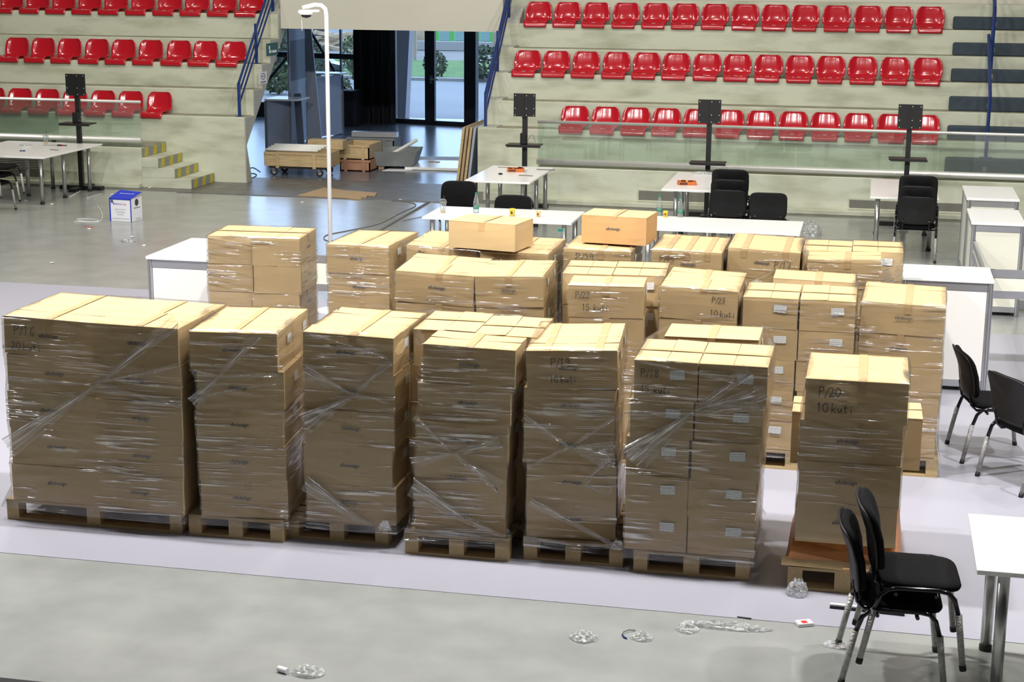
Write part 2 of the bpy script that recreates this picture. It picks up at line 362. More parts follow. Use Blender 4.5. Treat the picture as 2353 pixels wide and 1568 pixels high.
# dark blue aisle blocks
aisleX = [2200, 2207, 2204, 2191, 2184, 2178]
zz = [PLR]+zR
for k in range(6):
    yb = YA+RUN*k
    pxl = (2171, 2176, 2180, 2185, 2189, 2190)[k]; pyl = (395, 330, 260, 193, 127, 66)[k]
    xl = atY(pxl, pyl, yb-.23).x
    blk = MB().box(xl, 12, yb-.23, yb, zz[k], zz[k]+(zz[k+1]-zz[k])*.52, .02).build('aisle_step', 'aisle_blue')
    tag(blk, 'dark blue carpeted half step in the right aisle, '+('lowest, behind the glass', 'second from the bottom', 'third from the bottom', 'third from the top', 'second from the top', 'topmost')[k], 'step', 'blue aisle steps')
    MB().box(-.03, .03, -.004, 0, .06, .13).build('number_plate', 'vent_grey', blk, loc=(atY(2270, 240, yb).x, yb-.23, zz[k]))
# balustrades: glass panels between a thin top rail and a fat bottom rail
def balustrade(label, x0, x1, zp, ztop, zbot, joints):
    g = thing('glass_balustrade', label, 'railing', ((x0+x1)/2, YWALL+.06, zp)); o = -(x0+x1)/2
    js = [x0]+[j for j in joints if x0 < j < x1]+[x1]
    for i in range(len(js)-1):
        MB().box(js[i]+o+.006, js[i+1]+o-.006, -.006, .006, .02, ztop-zp).build('glass_panel', 'glass', g)
    MB().tube([(x0+o, 0, ztop-zp), (x1+o, 0, ztop-zp)], .024, 12).build('top_rail', 'steel', g, smooth=True)
    MB().tube([(x0+o, -.03, zbot-zp), (x1+o, -.03, zbot-zp)], .047, 14).build('bottom_rail', 'steel', g, smooth=True)
    return g
jR = [XRAILR+1.95*i for i in range(1, 9)]; jL = [XRAILL-1.45*i for i in range(1, 9)]
balustrade('glass balustrade with steel rails in front of the right grandstand', XRAILR, 12, PLR, atY(1400, 285, YWALL).z, atY(1400, 377, YWALL).z, jR)
balustrade('glass balustrade with steel rails in front of the left grandstand', -24, XRAILL, PLL, atY(200, 232, YWALL).z, atY(200, 319, YWALL).z, jL)
# blue stair handrails at the passage
def handrail(label, xx, zs, sgn):
    base = (xx, YA+.12, zs[0]); g = thing('stair_handrail', label, 'railing', base)
    ht = .55
    pts = []
    for k in (0, 2, 4):
        z = zs[k]-zs[0]
        MB().box(-.022, .022, RUN*k-.022, RUN*k+.022, z, z+ht+(.0 if k == 0 else .12)).build('post', 'rail_blue', g)
        MB().box(-.06, .06, RUN*k-.05, RUN*k+.05, z, z+.012).build('foot_plate', 'rail_blue', g)
    sl = (zs[4]-zs[0])/(RUN*4)
    for i, off in enumerate((ht, ht-.17, ht-.34)):
        MB().tube([(0, 0, off), (0, RUN*6, off+.05+sl*RUN*6)], .022 if i == 0 else .016, 8).build('rail', 'rail_blue', g)
    return g
handrail('dark blue sloping handrail at the left edge of the passage', XL-.12, zL, 1)
handrail('dark blue sloping handrail at the right edge of the passage', XR+.1, zR, -1)
g = thing('aisle_handrail', 'bright blue handrail rising up the right aisle', 'railing', atY(2265, 363, YA-.12))
zb = g.location.z
MB().tube([(0, 0, 0), (0, 0, .9), (0, .05, .96), (0, 1.3, 1.75)], .026, 8).build('rail', 'rail_blue', g)
MB().box(-.09, .09, -.05, .05, 0, .012).build('foot_plate', 'rail_blue', g)
g = thing('aisle_handrail', 'dark blue upper handrail behind the bright blue one in the aisle', 'railing', atY(2276, 162, YA+RUN*3-.12))
MB().tube([(0, 0, 0), (0, 0, .9), (0, .05, .96), (0, 1.3, 1.75)], .03, 8).build('rail', 'rail_blue', g)
# ------------------------------------------------------------------ red seats
def seat_mesh():
    prof = [(-.03, -.075), (-.028, -.012), (-.012, .012), (.03, .024), (.12, .012), (.22, .008), (.30, .024), (.345, .075), (.372, .15), (.39, .23), (.405, .315), (.414, .362), (.410, .374)]
    hw = [.165, .168, .172, .178, .183, .188, .193, .196, .196, .192, .180, .148, .118]
    n = 12
    def fn(u, v):
        t = v*(len(prof)-1); i = min(int(t), len(prof)-2); f = t-i
        y = prof[i][0]*(1-f)+prof[i+1][0]*f; z = prof[i][1]*(1-f)+prof[i+1][1]*f; w = hw[i]*(1-f)+hw[i+1]*f
        c = u*2-1; e = abs(c)**3
        back = max(0, min(1, (t-6)/2)); pan = max(0, min(1, (t-2)/1.5))*(1-back)
        return (c*w, y-e*.06*back*(1-max(0, (t-9)/3)*.5), z+e*.045*pan)
    mb = MB().grid(fn, n, 24)
    me = mb.mesh('stadium_seat', 'seat_red', True)
    import bmesh
    bm = bmesh.new(); bm.from_mesh(me); bmesh.ops.solidify(bm, geom=bm.faces[:], thickness=.008); bm.to_mesh(me); bm.free()
    me.polygons.foreach_set('use_smooth', [True]*len(me.polygons))
    return me
SEAT = seat_mesh(); TAGM = MB().box(-.028, .028, -.012, .012, 0, .003).mesh('number_tag', 'seat_tag')
ORD = ['first', 'second', 'third', 'fourth', 'fifth', 'sixth', 'seventh', 'eighth', 'ninth', 'tenth', 'eleventh', 'twelfth', 'thirteenth', 'fourteenth', 'fifteenth']
BASEM = MB().box(-.15, .15, .02, .3, 0, .03).mesh('seat_base', 'seat_red')
def seat_row(pa, pb, n, k, zs, row, side, frm):
    y = YA+RUN*k; xa = atY(pa[0], pa[1], y-.03).x; xb = atY(pb[0], pb[1], y-.03).x
    for i in range(n):
        x = xa+(xb-xa)*i/(n-1)
        o = inst('stadium_seat', SEAT, None, (x+random.uniform(-.008, .008), y-.004, zs[k]+.012), (0, 0, random.uniform(-.02, .02)), (1.13, 1, .90))
        tag(o, f'red bucket seat, {ORD[i]} from the {frm} in the {row} row of the {side} grandstand', 'seat', f'red seats in the {row} row {side}')
        inst('number_tag', TAGM, o, (0, .035, .026))
        inst('seat_base', BASEM, o, (0, 0, -.014))
seat_row((1311, 309), (2122, 338), 12, 0, zR, 'lowest', 'right', 'left')
seat_row((1202, 176), (2129, 201), 14, 2, zR, 'middle', 'right', 'left')
seat_row((1229, 58), (2138, 73), 14, 4, zR, 'top visible', 'right', 'left')
seat_row((347, 264), (-40, 246), 7, 0, zL, 'lowest', 'left', 'right')
seat_row((520, 151), (16, 127), 9, 2, zL, 'middle', 'left', 'right')
seat_row((562, 35), (5, 9), 10, 4, zL, 'top visible', 'left', 'right')
# ------------------------------------------------------------------ vents in the platform wall
def vent(x0, x1, z0, z1, label):
    g = thing('wall_vent', label, 'vent', ((x0+x1)/2, YWALL, z0)); hw = (x1-x0)/2; h = z1-z0
    fr = MB(); fr.box(-hw-.02, hw+.02, -.012, 0, -.02, 0); fr.box(-hw-.02, hw+.02, -.012, 0, h, h+.02); fr.box(-hw-.02, -hw, -.012, 0, 0, h); fr.box(hw, hw+.02, -.012, 0, 0, h)
    fr.build('frame', 'concrete_cream', g)
    MB().box(-hw, hw, -.003, -.001, 0, h).build('backing', 'vent_dark', g)
    sl = MB()
    for i in range(11):
        z = h*(i+.5)/11; sl.add([(-hw, -.011, z-.008), (hw, -.011, z-.008), (hw, -.004, z+.006), (-hw, -.004, z+.006)], [(0, 1, 2, 3)])
    tag(sl.build('slats', 'vent_grey', g), kind='stuff')
for (pa, pb, lab) in (((1468, 438), (1640, 478), 'dark slatted air vent low in the wall behind the middle far table'),
                      ((1952, 459), (2216, 506), 'dark slatted air vent low in the wall behind the stacked chairs at right'),
                      ((-30, 362), (102, 410), 'dark slatted air vent low in the wall under the left table')):
    A = atY(*pa, YWALL); B = atY(*pb, YWALL); vent(A.x, B.x, max(.1, B.z), A.z, lab)
# ------------------------------------------------------------------ signs
def sign_on_slab(px, py, w, h, m, label):
    p = atX(px, py, XL+.016); return tag(MB().box(0, .006, -w/2, w/2, -h/2, h/2).build('wall_sign', m, None, p), label, 'sign')
s = sign_on_slab(625, 113, .55, .21, 'sign_green', 'green exit sign on the slanted end of the left grandstand')
MB().box(.006, .008, -.02, .2, -.06, -.02).box(.006, .008, -.16, -.06, -.06, -.01).box(.006, .008, -.17, -.11, .0, .06).build('running_figure', 'sign_white', s)
s = sign_on_slab(604, 179, .36, .20, 'sign_white', 'white no smoking notice on the slanted end of the left grandstand')
MB().add([(.008, .0+.10*math.cos(t*PI/8)*r, .025+.055*math.sin(t*PI/8)*r) for t in range(16) for r in (1, .8)], [(2*i, (2*i+2) % 32, (2*i+3) % 32, 2*i+1) for i in range(16)]).build('circle_mark', 'ink', s)
MB().box(.006, .008, -.06, .06, .018, .03).build('cigarette_mark', 'ink', s)
MB().box(.006, .008, -.12, .12, -.075, -.06).build('caption_line', 'ink', s)
# ------------------------------------------------------------------ cardboard boxes
BL, BD, BH = .575, .385, .245
def box_body(seed):
    rnd = random.Random(seed); mb = MB(); N = 4
    def face(o, u, v, n, bul, dent):
        def fn(a, b):
            e = 16*a*(1-a)*b*(1-b)
            d = bul*e + dent*math.sin(3*a+2*b+seed)*e
            return Vector(o)+Vector(u)*a+Vector(v)*b+Vector(n)*d
        mb.grid(fn, N, N)
    h = BH
    x, y = BL/2, BD/2
    bu = lambda: rnd.uniform(.0, .006)
    face((-x, -y, 0), (2*x, 0, 0), (0, 0, h), (0, -1, 0), bu(), .004)
    face((x, y, 0), (-2*x, 0, 0), (0, 0, h), (0, 1, 0), bu(), .004)
    face((x, -y, 0), (0, 2*y, 0), (0, 0, h), (1, 0, 0), bu(), .004)
    face((-x, y, 0), (0, -2*y, 0), (0, 0, h), (-1, 0, 0), bu(), .004)
    mb.add([(-x, -y, h-.004), (x, -y, h-.004), (x, y, h-.004), (-x, y, h-.004)], [(0, 1, 2, 3)])
    mb.add([(-x, -y, 0), (x, -y, 0), (x, y, 0), (-x, y, 0)], [(3, 2, 1, 0)])
    me = mb.mesh('cardboard_box', 'cardboard')
    import bmesh
    bm = bmesh.new(); bm.from_mesh(me); bmesh.ops.remove_doubles(bm, verts=bm.verts[:], dist=.0005); bm.to_mesh(me); bm.free()
    return me
BODY = [box_body(i) for i in range(6)]
def flap_mesh(s, lift):
    y0, y1 = (-BD/2-.001, -.002) if s < 0 else (.002, BD/2+.001)
    inner = y1 if s < 0 else y0
    vs = []
    for x in (-BL/2-.001, -BL/4, 0, BL/4, BL/2+.001):
        w = abs(x)/(BL/2)
        for y in (y0, y1):
            z = lift*w*w if y == inner else 0
            vs += [(x, y, z), (x, y, z+.004)]
    fs = []
    for i in range(4):
        a = i*4; b = a+4
        fs += [(a, b, b+2, a+2), (a+1, a+3, b+3, b+1), (a, a+1, b+1, b), (a+2, b+2, b+3, a+3)]
    fs += [(0, 2, 3, 1), (16, 17, 19, 18)]
    return MB().add(vs, fs).mesh('flap', 'cardboard')
FLAP = [(flap_mesh(-1, l1), flap_mesh(1, l2)) for l1, l2 in ((.001, .003), (.006, .001), (.002, .007), (.001, .001))]
def tape_mesh(x, w=.048, down=.085):
    y = BD/2+.004; z = BH+.008
    pr = [(-y, z-down), (-y, z-.006), (-y+.005, z-.0015), (-BD/4, z), (0, z), (BD/4, z), (y-.005, z-.0015), (y, z-.006), (y, z-down)]
    vs = [(x+sx*w/2, a, b) for a, b in pr for sx in (-1, 1)]
    return MB().add(vs, [(2*i, 2*i+1, 2*i+3, 2*i+2) for i in range(len(pr)-1)]).mesh('packing_tape', 'tape')
TAPE = [tape_mesh(0), tape_mesh(.03), tape_mesh(-.16), tape_mesh(.17)]
STICK = MB().box(-.0005, .0005, -.045, .045, -.03, .03).mesh('address_label', 'sticker')
GLY = {'P': [[(0, 0), (.05, 1)], [(0, .95), (.35, 1), (.5, .8), (.35, .6), (.05, .5)]], '/': [[(0, -.1), (.35, 1)]],
 '1': [[(.1, .8), (.25, 1), (.2, 0)]], '2': [[(0, .8), (.2, 1), (.42, .8), (.3, .45), (0, 0), (.5, .05)]], '0': [[(.25, 1), (.02, .7), (.05, .2), (.3, 0), (.5, .3), (.48, .8), (.25, 1)]],
 '9': [[(.45, .8), (.2, 1), (.03, .75), (.2, .55), (.45, .75), (.4, 0)]], '8': [[(.4, .85), (.2, 1), (.05, .8), (.4, .3), (.2, 0), (.02, .25), (.4, .85)]],
 '6': [[(.4, 1), (.1, .5), (.1, .1), (.35, 0), (.45, .3), (.12, .4)]], '5': [[(.45, 1), (.1, 1), (.06, .6), (.35, .6), (.45, .25), (.2, 0), (0, .1)]],
 '7': [[(0, 1), (.45, 1), (.2, 0)], [(.1, .5), (.4, .5)]], '3': [[(0, 1), (.4, .95), (.15, .55), (.42, .3), (.2, 0), (0, .1)]],
 'k': [[(0, 0), (.05, 1)], [(.4, .55), (.05, .3), (.42, 0)]], 'u': [[(0, .5), (.05, .05), (.25, .05), (.38, .5), (.4, 0)]],
 't': [[(.15, .9), (.12, .1), (.3, .05)], [(0, .6), (.35, .62)]], 'i': [[(.1, .5), (.15, 0)], [(.13, .72), (.16, .76)]], '.': [[(.1, 0), (.16, .04)]], ' ': []}
def hand_mesh(lines):
    mb = MB()
    for s, x0, z0, sz in lines:
        x = x0
        for ch in s:
            for st in GLY[ch]:
                for i in range(len(st)-1):
                    a = Vector((x+st[i][0]*sz, 0, z0+st[i][1]*sz)); b = Vector((x+st[i+1][0]*sz, 0, z0+st[i+1][1]*sz))
                    d = (b-a).normalized(); n = Vector((-d.z, 0, d.x))*.0021; a = a-d*.002; b = b+d*.002
                    mb.add([a-n, b-n, b+n, a+n], [(0, 1, 2, 3)])
            x += {'.': .28, ' ': .3, '/': .42, 'i': .35}.get(ch, .62)*sz
    return mb.mesh('handwriting', 'ink')
LOGO = text_mesh('albdesign', .034, 'print_ink', .0006)
LOGO2 = text_mesh('exhibition services', .010, 'grey_ink')
TIERS = ['top', 'second', 'third', 'fourth', 'bottom', 'sixth']
def carton(label, loc, rz, sx=1, sy=1, sz=1, group=None, flip=False, top=False, tapes=None, logo=True, stick=True, hand=None, v=None, seed=0):
    rnd = random.Random(seed*7+3)
    o = inst('cardboard_box', BODY[rnd.randrange(6) if v is None else v], None, loc, (0, 0, rz), (sx, sy, sz))
    tag(o, label, 'box', group)
    fl = FLAP[rnd.randrange(4)]
    inst('flap', fl[0], o, (0, 0, BH-.002)); inst('flap', fl[1], o, (0, 0, BH-.002))
    for t in (tapes if tapes is not None else [rnd.choice((0, 0, 1))]):
        inst('packing_tape', TAPE[t], o)
    if logo:
        inst('printed_logo', LOGO, o, (rnd.uniform(-.02, .02), -BD/2-.0085, .135), (PI/2, PI if flip else 0, 0))
    if stick:
        for s in (-1, 1):
            inst('address_label', STICK, o, (s*(BL/2+.0085), s*.07, .165), (rnd.uniform(-.08, .08), 0, 0))
    if hand: tag(inst('handwriting', hand_mesh(hand), o, (0, -BD/2-.0095, 0)), 'black marker handwriting')
    return o
# ------------------------------------------------------------------ pallets
def pallet_proto():
    w, d = 1.0, 1.0
    dk = MB().box(-.5, .5, -.5, .5, 0, .022).mesh('deck_board', 'pallet_wood')
    return dk
PB = MB().box(-.5, .5, -.5, .5, 0, 1).mesh('board', 'pallet_wood')
def pallet(label, x0, x1, yf, dep, rz=0, zt=.144):
    cx = (x0+x1)/2; w = x1-x0
    g = thing('wooden_pallet', label, 'pallet', (cx, yf, .003), rz, 'wooden pallets under the stacks')
    def pc(name, x, y, z, sx, sy, sz):
        inst(name, PB, g, (x, y, z), (0, 0, random.uniform(-.004, .004)), (sx, sy, sz))
    bw = .11; ys = [bw/2+(dep-bw)*i/6 for i in range(7)]
    for i, y in enumerate(ys): pc('deck_board', random.uniform(-.004, .004), y, .123, w, bw if i in (0, 6, 3) else .085, .018)
    for x in (-w/2+.0425, 0, w/2-.0425):
        for y in (.05, dep/2, dep-.05): pc('block', x, y, .018, .085 if x else .095, .1, .105)
    for y in (.05, dep/2, dep-.05): pc('base_board', 0, y, 0, w, .1, .018)
    return g
# ------------------------------------------------------------------ stretch film around a stack
def hull(pts):
    pts = sorted(set((round(p[0], 4), round(p[1], 4)) for p in pts)); lo = []; up = []
    def cr(o, a, b): return (a[0]-o[0])*(b[1]-o[1])-(a[1]-o[1])*(b[0]-o[0])
    for p in pts:
        while len(lo) > 1 and cr(lo[-2], lo[-1], p) <= 0: lo.pop()
        lo.append(p)
    for p in reversed(pts):
        while len(up) > 1 and cr(up[-2], up[-1], p) <= 0: up.pop()
        up.append(p)
    return lo[:-1]+up[:-1]
def raydist(h, c, th):
    dx, dy = math.cos(th), math.sin(th); best = 0
    for i in range(len(h)):
        ax, ay = h[i][0]-c[0], h[i][1]-c[1]; bx, by = h[(i+1) % len(h)][0]-c[0], h[(i+1) % len(h)][1]-c[1]
        ex, ey = bx-ax, by-ay; den = dx*ey-dy*ex
        if abs(den) < 1e-9: continue
        t = (ax*ey-ay*ex)/den; u = (ax*dy-ay*dx)/den
        if -1e-6 <= u <= 1+1e-6 and t > best: best = t
    return best
def film(label, tiers, zs, seed, m, zlow=.08, skirt=None):
    """tiers: footprint points per tier top first, zs: tier top heights + bottom"""
    allp = [p for t in tiers for p in t]
    c = (sum(p[0] for p in allp)/len(allp), sum(p[1] for p in allp)/len(allp))
    hs = [hull(t) for t in tiers]
    ths = set()
    for h in hs:
        for p in h: ths.add(round(math.atan2(p[1]-c[1], p[0]-c[0]), 4))
    ths = sorted(list(ths)+[-PI+2*PI*(i+.37)/110 for i in range(110)])
    rad = [[raydist(h, c, t) for t in ths] for h in hs]
    if skirt:
        rad.append([raydist(hull(skirt), c, t) for t in ths])
    zc = [(zs[i]+zs[i+1])/2 for i in range(len(tiers))]
    rows = []; z = zs[0]+.004; n = int((z-zlow)/.014)
    mb = MB(); nt = len(ths); rnd = random.Random(seed); sl = rnd.choice((-1, 1))*rnd.uniform(.05, .16); off = rnd.uniform(0, 50)
    def radz(i, z):
        for k in range(len(tiers)):
            if z >= zs[k+1]-.0 or k == len(tiers)-1:
                r = rad[k][i]
                # blend across tier joints so the film bridges offsets from outside
                up = rad[k-1][i] if k > 0 else r; dn = rad[k+1][i] if k+1 < len(rad) else r
                f = (z-zs[k+1])/max(.01, zs[k]-zs[k+1])
                if f > .5 and up > r: r += (up-r)*max(0, (f-.5)*2)
                if f < .5 and dn > r: r += (dn-r)*max(0, (.5-f)*2)
                return r
    vs = []
    heights = [z-(z-zlow)*j/n for j in range(n+1)]
    for j, zh in enumerate(heights):
        for i, t in enumerate(ths):
            r = radz(i, min(zh, zs[0]-.001))
            px, py = math.cos(t), math.sin(t); s = r*t
            X, Y = c[0]+px*r, c[1]+py*r
            q = (X+Y*.7)
            a = noise.noise((q*2.2+off, (zh+sl*X)*34, seed))*.5+noise.noise((q*5, (zh-sl*1.7*X)*70, seed+9))*.5
            o = .011+.006*a+.005*noise.noise((q*3, zh*5, seed+3))
            r2 = r+o
            vs.append((c[0]+px*r2, c[1]+py*r2, zh))
    # fold over the top edge
    for i, t in enumerate(ths):
        r = rad[0][i]; k = .035+.03*noise.noise((t*6, seed, 0))
        vs.append((c[0]+math.cos(t)*(r-k), c[1]+math.sin(t)*(r-k), zs[0]+.013))
    mb.v = vs
    tot = n+1
    for j in range(n):
        for i in range(nt): mb.f.append((j*nt+i, (j+1)*nt+i, (j+1)*nt+(i+1) % nt, j*nt+(i+1) % nt))
    for i in range(nt): mb.f.append(((tot)*nt+i, i, (i+1) % nt, tot*nt+(i+1) % nt))
    o = mb.build('stretch_film', m, None, smooth=True)
    return tag(o, label, 'film', 'stretch film around the pallet stacks')
def film_band(parent, y, pts, ws, mname='film_band'):
    """a gathered strand of film lying on a stack front; pts in world x,z"""
    mb = MB(); n = 26; rows = []
    rnd = random.Random(len(pts)*13+int(abs(pts[0][0])*100))
    m = 7; xs_ = [v.co.x for v in parent.data.vertices]; xlo, xhi = min(xs_)+.005, max(xs_)-.005
    for i in range(n+1):
        t = i/n*(len(pts)-1); k = min(int(t), len(pts)-2); f = t-k
        x = pts[k][0]*(1-f)+pts[k+1][0]*f; z = pts[k][1]*(1-f)+pts[k+1][1]*f; w = (ws[k]*(1-f)+ws[k+1]*f)*.9
        d = Vector((pts[k+1][0]-pts[k][0], pts[k+1][1]-pts[k][1])).normalized()
        for j in range(m):
            c = j/(m-1)-.5
            rows.append((min(xhi, max(xlo, x-d.y*c*w)), y-.004-(.008*math.sin(j*2.6)+.006)*min(1, .35+w*6)*.6-.004*math.sin(i*1.7+j), z+d.x*c*w))
    fs = [(i*m+j, (i+1)*m+j, (i+1)*m+j+1, i*m+j+1) for i in range(n) for j in range(m-1)]
    mb.add(rows, fs); o = mb.build('film_strand', mname, parent, smooth=True)
    ul = o.data.uv_layers.new(name='UVMap')
    for lp in o.data.loops: ul.data[lp.index].uv = ((lp.vertex_index//m)/n, (lp.vertex_index % m)/(m-1))
    tag(o, 'twisted whitish strand of film'); return o
# ------------------------------------------------------------------ build stacks
BOXN = [0]
SQUARE = {'second front-row stack from the left': 5, 'twin-taped front-row stack marked P/19': 5, 'stepped middle-row stack marked P/22': 4, 'rightmost middle-row stack by the white counter': -2,
          'middle-row double stack left of P/22': 3, 'back-left stack beside the small white counter': 5, 'back-row stack just right of the white pole': -3, 'fourth front-row stack, stepped and leaning': 1}
def stack(desc, cols, ztop, n, fm='film_a', skirt=True, dxs=None, wrap=True, pal=None, base=.147, maxrow=None):
    """cols: (front-left px, front-right px, 'L'|'S', rows deep, column word, extras dict)"""
    h = (ztop-.003-base)/n; tiers = [[] for _ in range(n)]; info = []
    for ci, (fl, fr, o, rows, word, ex) in enumerate(cols):
        A = at(*fl, ztop); B = at(*fr, ztop); rz = R(ex.get('rz', SQUARE.get(desc, 0))); w = (B.x-A.x)/math.cos(rz)
        # an uneven lid: how far the right end of the top box sits above or below square
        q_ = A+Vector((math.cos(rz), math.sin(rz), 0))*w; roll = max(-.04, min(.04, .8*(B.y-q_.y)*.3/w))
        ux = Vector((math.cos(rz), math.sin(rz), 0)); uy = Vector((-ux.y, ux.x, 0)); mid = (A+B)/2
        nomw, nomd = (BL, BD) if o == 'L' else (BD, BL)
        s = w/nomw; dd = nomd*ex.get('ds', 1.0)
        for r in range(rows):
            for t in range(n):
                if t < ex.get('skip', 0): continue
                rnd = random.Random(hash((desc, ci, r, t)) if False else len(desc)*1000+ci*100+r*10+t)
                dx = (dxs[t] if dxs else 0)+(rnd.uniform(-.008, .008) if t else 0); dy = rnd.uniform(0, .010) if t else 0
                p = mid+ux*dx+uy*(dd*(r+.5)+.004*r+dy); jr = rnd.uniform(-.012, .012) if t else 0
                z = ztop-(t+1)*h
                rot = rz+jr+(PI/2 if o == 'S' else 0)
                rowword = ('' if rows == 1 else ('front ' if r == 0 else 'rear '))
                tw_ = TIERS[t] if t < n-1 else "bottom"; rw_ = (rowword+word).strip()
                lab = f'cardboard box, {rw_}, {tw_} tier of the {desc}' if rw_ else f'cardboard box, {tw_} tier of the {desc}'
                if o == 'L': sx, sy = s, dd/BD
                else: sx, sy = dd/BL, s
                hd = ex.get('hand') if (t == 0 and r == 0 or ex.get('skip', 0) == t and r == 0) else None
                BOXN[0] += 1
                cb_ = carton(lab, (p.x, p.y, z), rot, sx*.995, sy*.995, h*.995/(BH+.002), 'boxes in the pallet stacks', flip=ex.get('flip', {}).get(t, False),
                       tapes=ex.get('tapes') if t == 0 else None, hand=hd, seed=BOXN[0], logo=ex.get('logo', True) and not (t == 0 and ex.get('nologo')), stick=ex.get('stick', True))
                if t == ex.get('skip', 0) and o == 'L': cb_.rotation_euler = (0, -roll, rot)
                hx, hy = (sx*BL/2, sy*BD/2); ca, sa = math.cos(rot), math.sin(rot)
                for qx in (-hx, hx):
                    for qy in (-hy, hy): tiers[t].append((p.x+ca*qx-sa*qy, p.y+sa*qx+ca*qy))
        info.append((A, B))
    zs = [ztop-h*t for t in range(n+1)]
    xs = [p[0] for t in tiers for p in t]; ys = [p[1] for t in tiers for p in t]
    if pal: x0, x1, yf, dep, prz = pal
    else: x0, x1, yf, dep, prz = min(xs)+.01, max(xs)-.01, min(ys)+.0, max(ys)-min(ys), 0
    pg = None
    if base > .1:
        pg = pallet('wooden pallet under the '+desc, x0, x1, yf, dep, prz)
    fo = None
    if wrap:
        k0 = next(i for i in range(n) if tiers[i])
        sk = [(x0, yf), (x1, yf), (x1, yf+dep), (x0, yf+dep)]
        fo = film('clear stretch film wrapped round the '+desc, tiers[k0:], zs[k0:], BOXN[0], fm, zlow=.09 if skirt else base+.02, skirt=sk if skirt else None)
    return fo, min(ys), zs
def pal_px(a, b, dep):
    A = at(*a); B = at(*b); return (A.x, B.x, (A.y+B.y)/2, dep, 0)
def strands(fo, yf, lst):
    for pts, ws in lst:
        P = [atY(x, y, yf-.02) for x, y in pts]; film_band(fo, yf-.012, [(p.x, p.z) for p in P], ws)
HB = BL
f1, y, zs = stack('leftmost wide front-row stack', [((12, 725), (208, 742), 'L', 2, 'left', dict(hand=[('P/16', -.22, .13, .06), ('20 kuti', -.24, .03, .05)])), ((211, 742), (405, 756), 'L', 2, 'right', {})], 1.38, 5, 'film_a', pal=pal_px((17, 1195), (420, 1228), .8))
strands(f1, y, [([(15, 872), (190, 884), (412, 930)], (.05, .022, .05)), ([(18, 1030), (230, 880), (405, 735)], (.16, .018, .12)), ([(200, 884), (330, 860), (410, 838)], (.015, .03, .03))])
f2, y, zs = stack('second front-row stack from the left', [((433, 762), (638, 768), 'L', 2, '', {})], 1.36, 5, 'film_b', dxs=[0, .03, .03, .03, .035], pal=pal_px((430, 1235), (655, 1245), .85))
strands(f2, y, [([(445, 930), (500, 868), (590, 768)], (.12, .02, .08)), ([(442, 855), (500, 866), (640, 862)], (.04, .02, .03)), ([(440, 920), (540, 895), (645, 880)], (.03, .015, .02))])
f3, y, zs = stack('third front-row stack from the left', [((697, 762), (900, 778), 'L', 2, '', {})], 1.37, 5, 'film_a', dxs=[0, 0, 0, -.005, .0], pal=pal_px((657, 1238), (893, 1255), .85))
strands(f3, y, [([(700, 975), (805, 915), (895, 830)], (.16, .02, .06)), ([(698, 855), (805, 905), (895, 925)], (.10, .02, .03)), ([(700, 1110), (800, 1180), (880, 1225)], (.12, .06, .02)), ([(698, 765), (800, 795), (893, 825)], (.02, .012, .02))])
f4, y, zs = stack('fourth front-row stack, stepped and leaning', [((973, 790), (1181, 806), 'L', 1, 'front middle', {}), ((952, 754), (1090, 765), 'S', 1, 'rear left', {}), ((1092, 766), (1232, 778), 'S', 1, 'rear right', {})], 1.35, 5, 'film_b', dxs=[0, -.03, -.045, -.05, -.05], pal=pal_px((926, 1280), (1172, 1287), 1.0))
strands(f4, y, [([(950, 960), (1035, 1040), (1150, 1120)], (.05, .02, .10)), ([(945, 1065), (1040, 1045), (1150, 1015)], (.08, .02, .10)), ([(940, 1018), (1040, 1028), (1155, 1025)], (.05, .03, .03)), ([(945, 1120), (1060, 1190), (1160, 1235)], (.14, .06, .02)), ([(928, 1222), (1050, 1230), (1165, 1238)], (.05, .04, .05))])
f5, y, zs = stack('twin-taped front-row stack marked P/19', [((1208, 806), (1425, 806), 'L', 2, '', dict(tapes=[2, 3], hand=[('P/19', -.13, .145, .055), ('10 kuti', -.14, .045, .045)], flip={1: True}))], 1.347, 5, 'film_a', dxs=[0, -.02, -.01, .0, .0], pal=pal_px((1201, 1290), (1432, 1303), .9))
strands(f5, y, [([(1202, 960), (1310, 1030), (1400, 1080)], (.05, .02, .03)), ([(1212, 1075), (1310, 1028), (1420, 955)], (.03, .02, .03)), ([(1310, 1030), (1415, 1045)], (.02, .20)), ([(1218, 1155), (1320, 1205), (1425, 1262)], (.06, .04, .03)), ([(1202, 1240), (1320, 1255), (1430, 1258)], (.05, .04, .03))])
strands(f5, y-.02, [([(1400, 1050), (1352, 1100), (1345, 1115), (1372, 1130), (1400, 1135), (1407, 1115), (1385, 1090)], (.03, .03, .03, .02, .02, .02, .01))])
f6, y, zs = stack('two-column front-row stack marked P/18', [((1457, 828), (1605, 834), 'S', 1, 'front left', {}), ((1607, 835), (1765, 845), 'S', 1, 'front right', {}), ((1527, 772), (1745, 782), 'L', 1, 'rear middle', {})], 1.334, 5, 'film_b', dxs=[0, -.02, -.03, -.04, -.04], pal=pal_px((1456, 1312), (1721, 1340), 1.0))
strands(f6, y, [([(1450, 1060), (1590, 950), (1720, 850)], (.22, .025, .10)), ([(1450, 955), (1590, 952), (1755, 930)], (.06, .02, .08)), ([(1600, 945), (1760, 900)], (.02, .12)), ([(1460, 830), (1600, 860), (1700, 880)], (.02, .015, .03))])
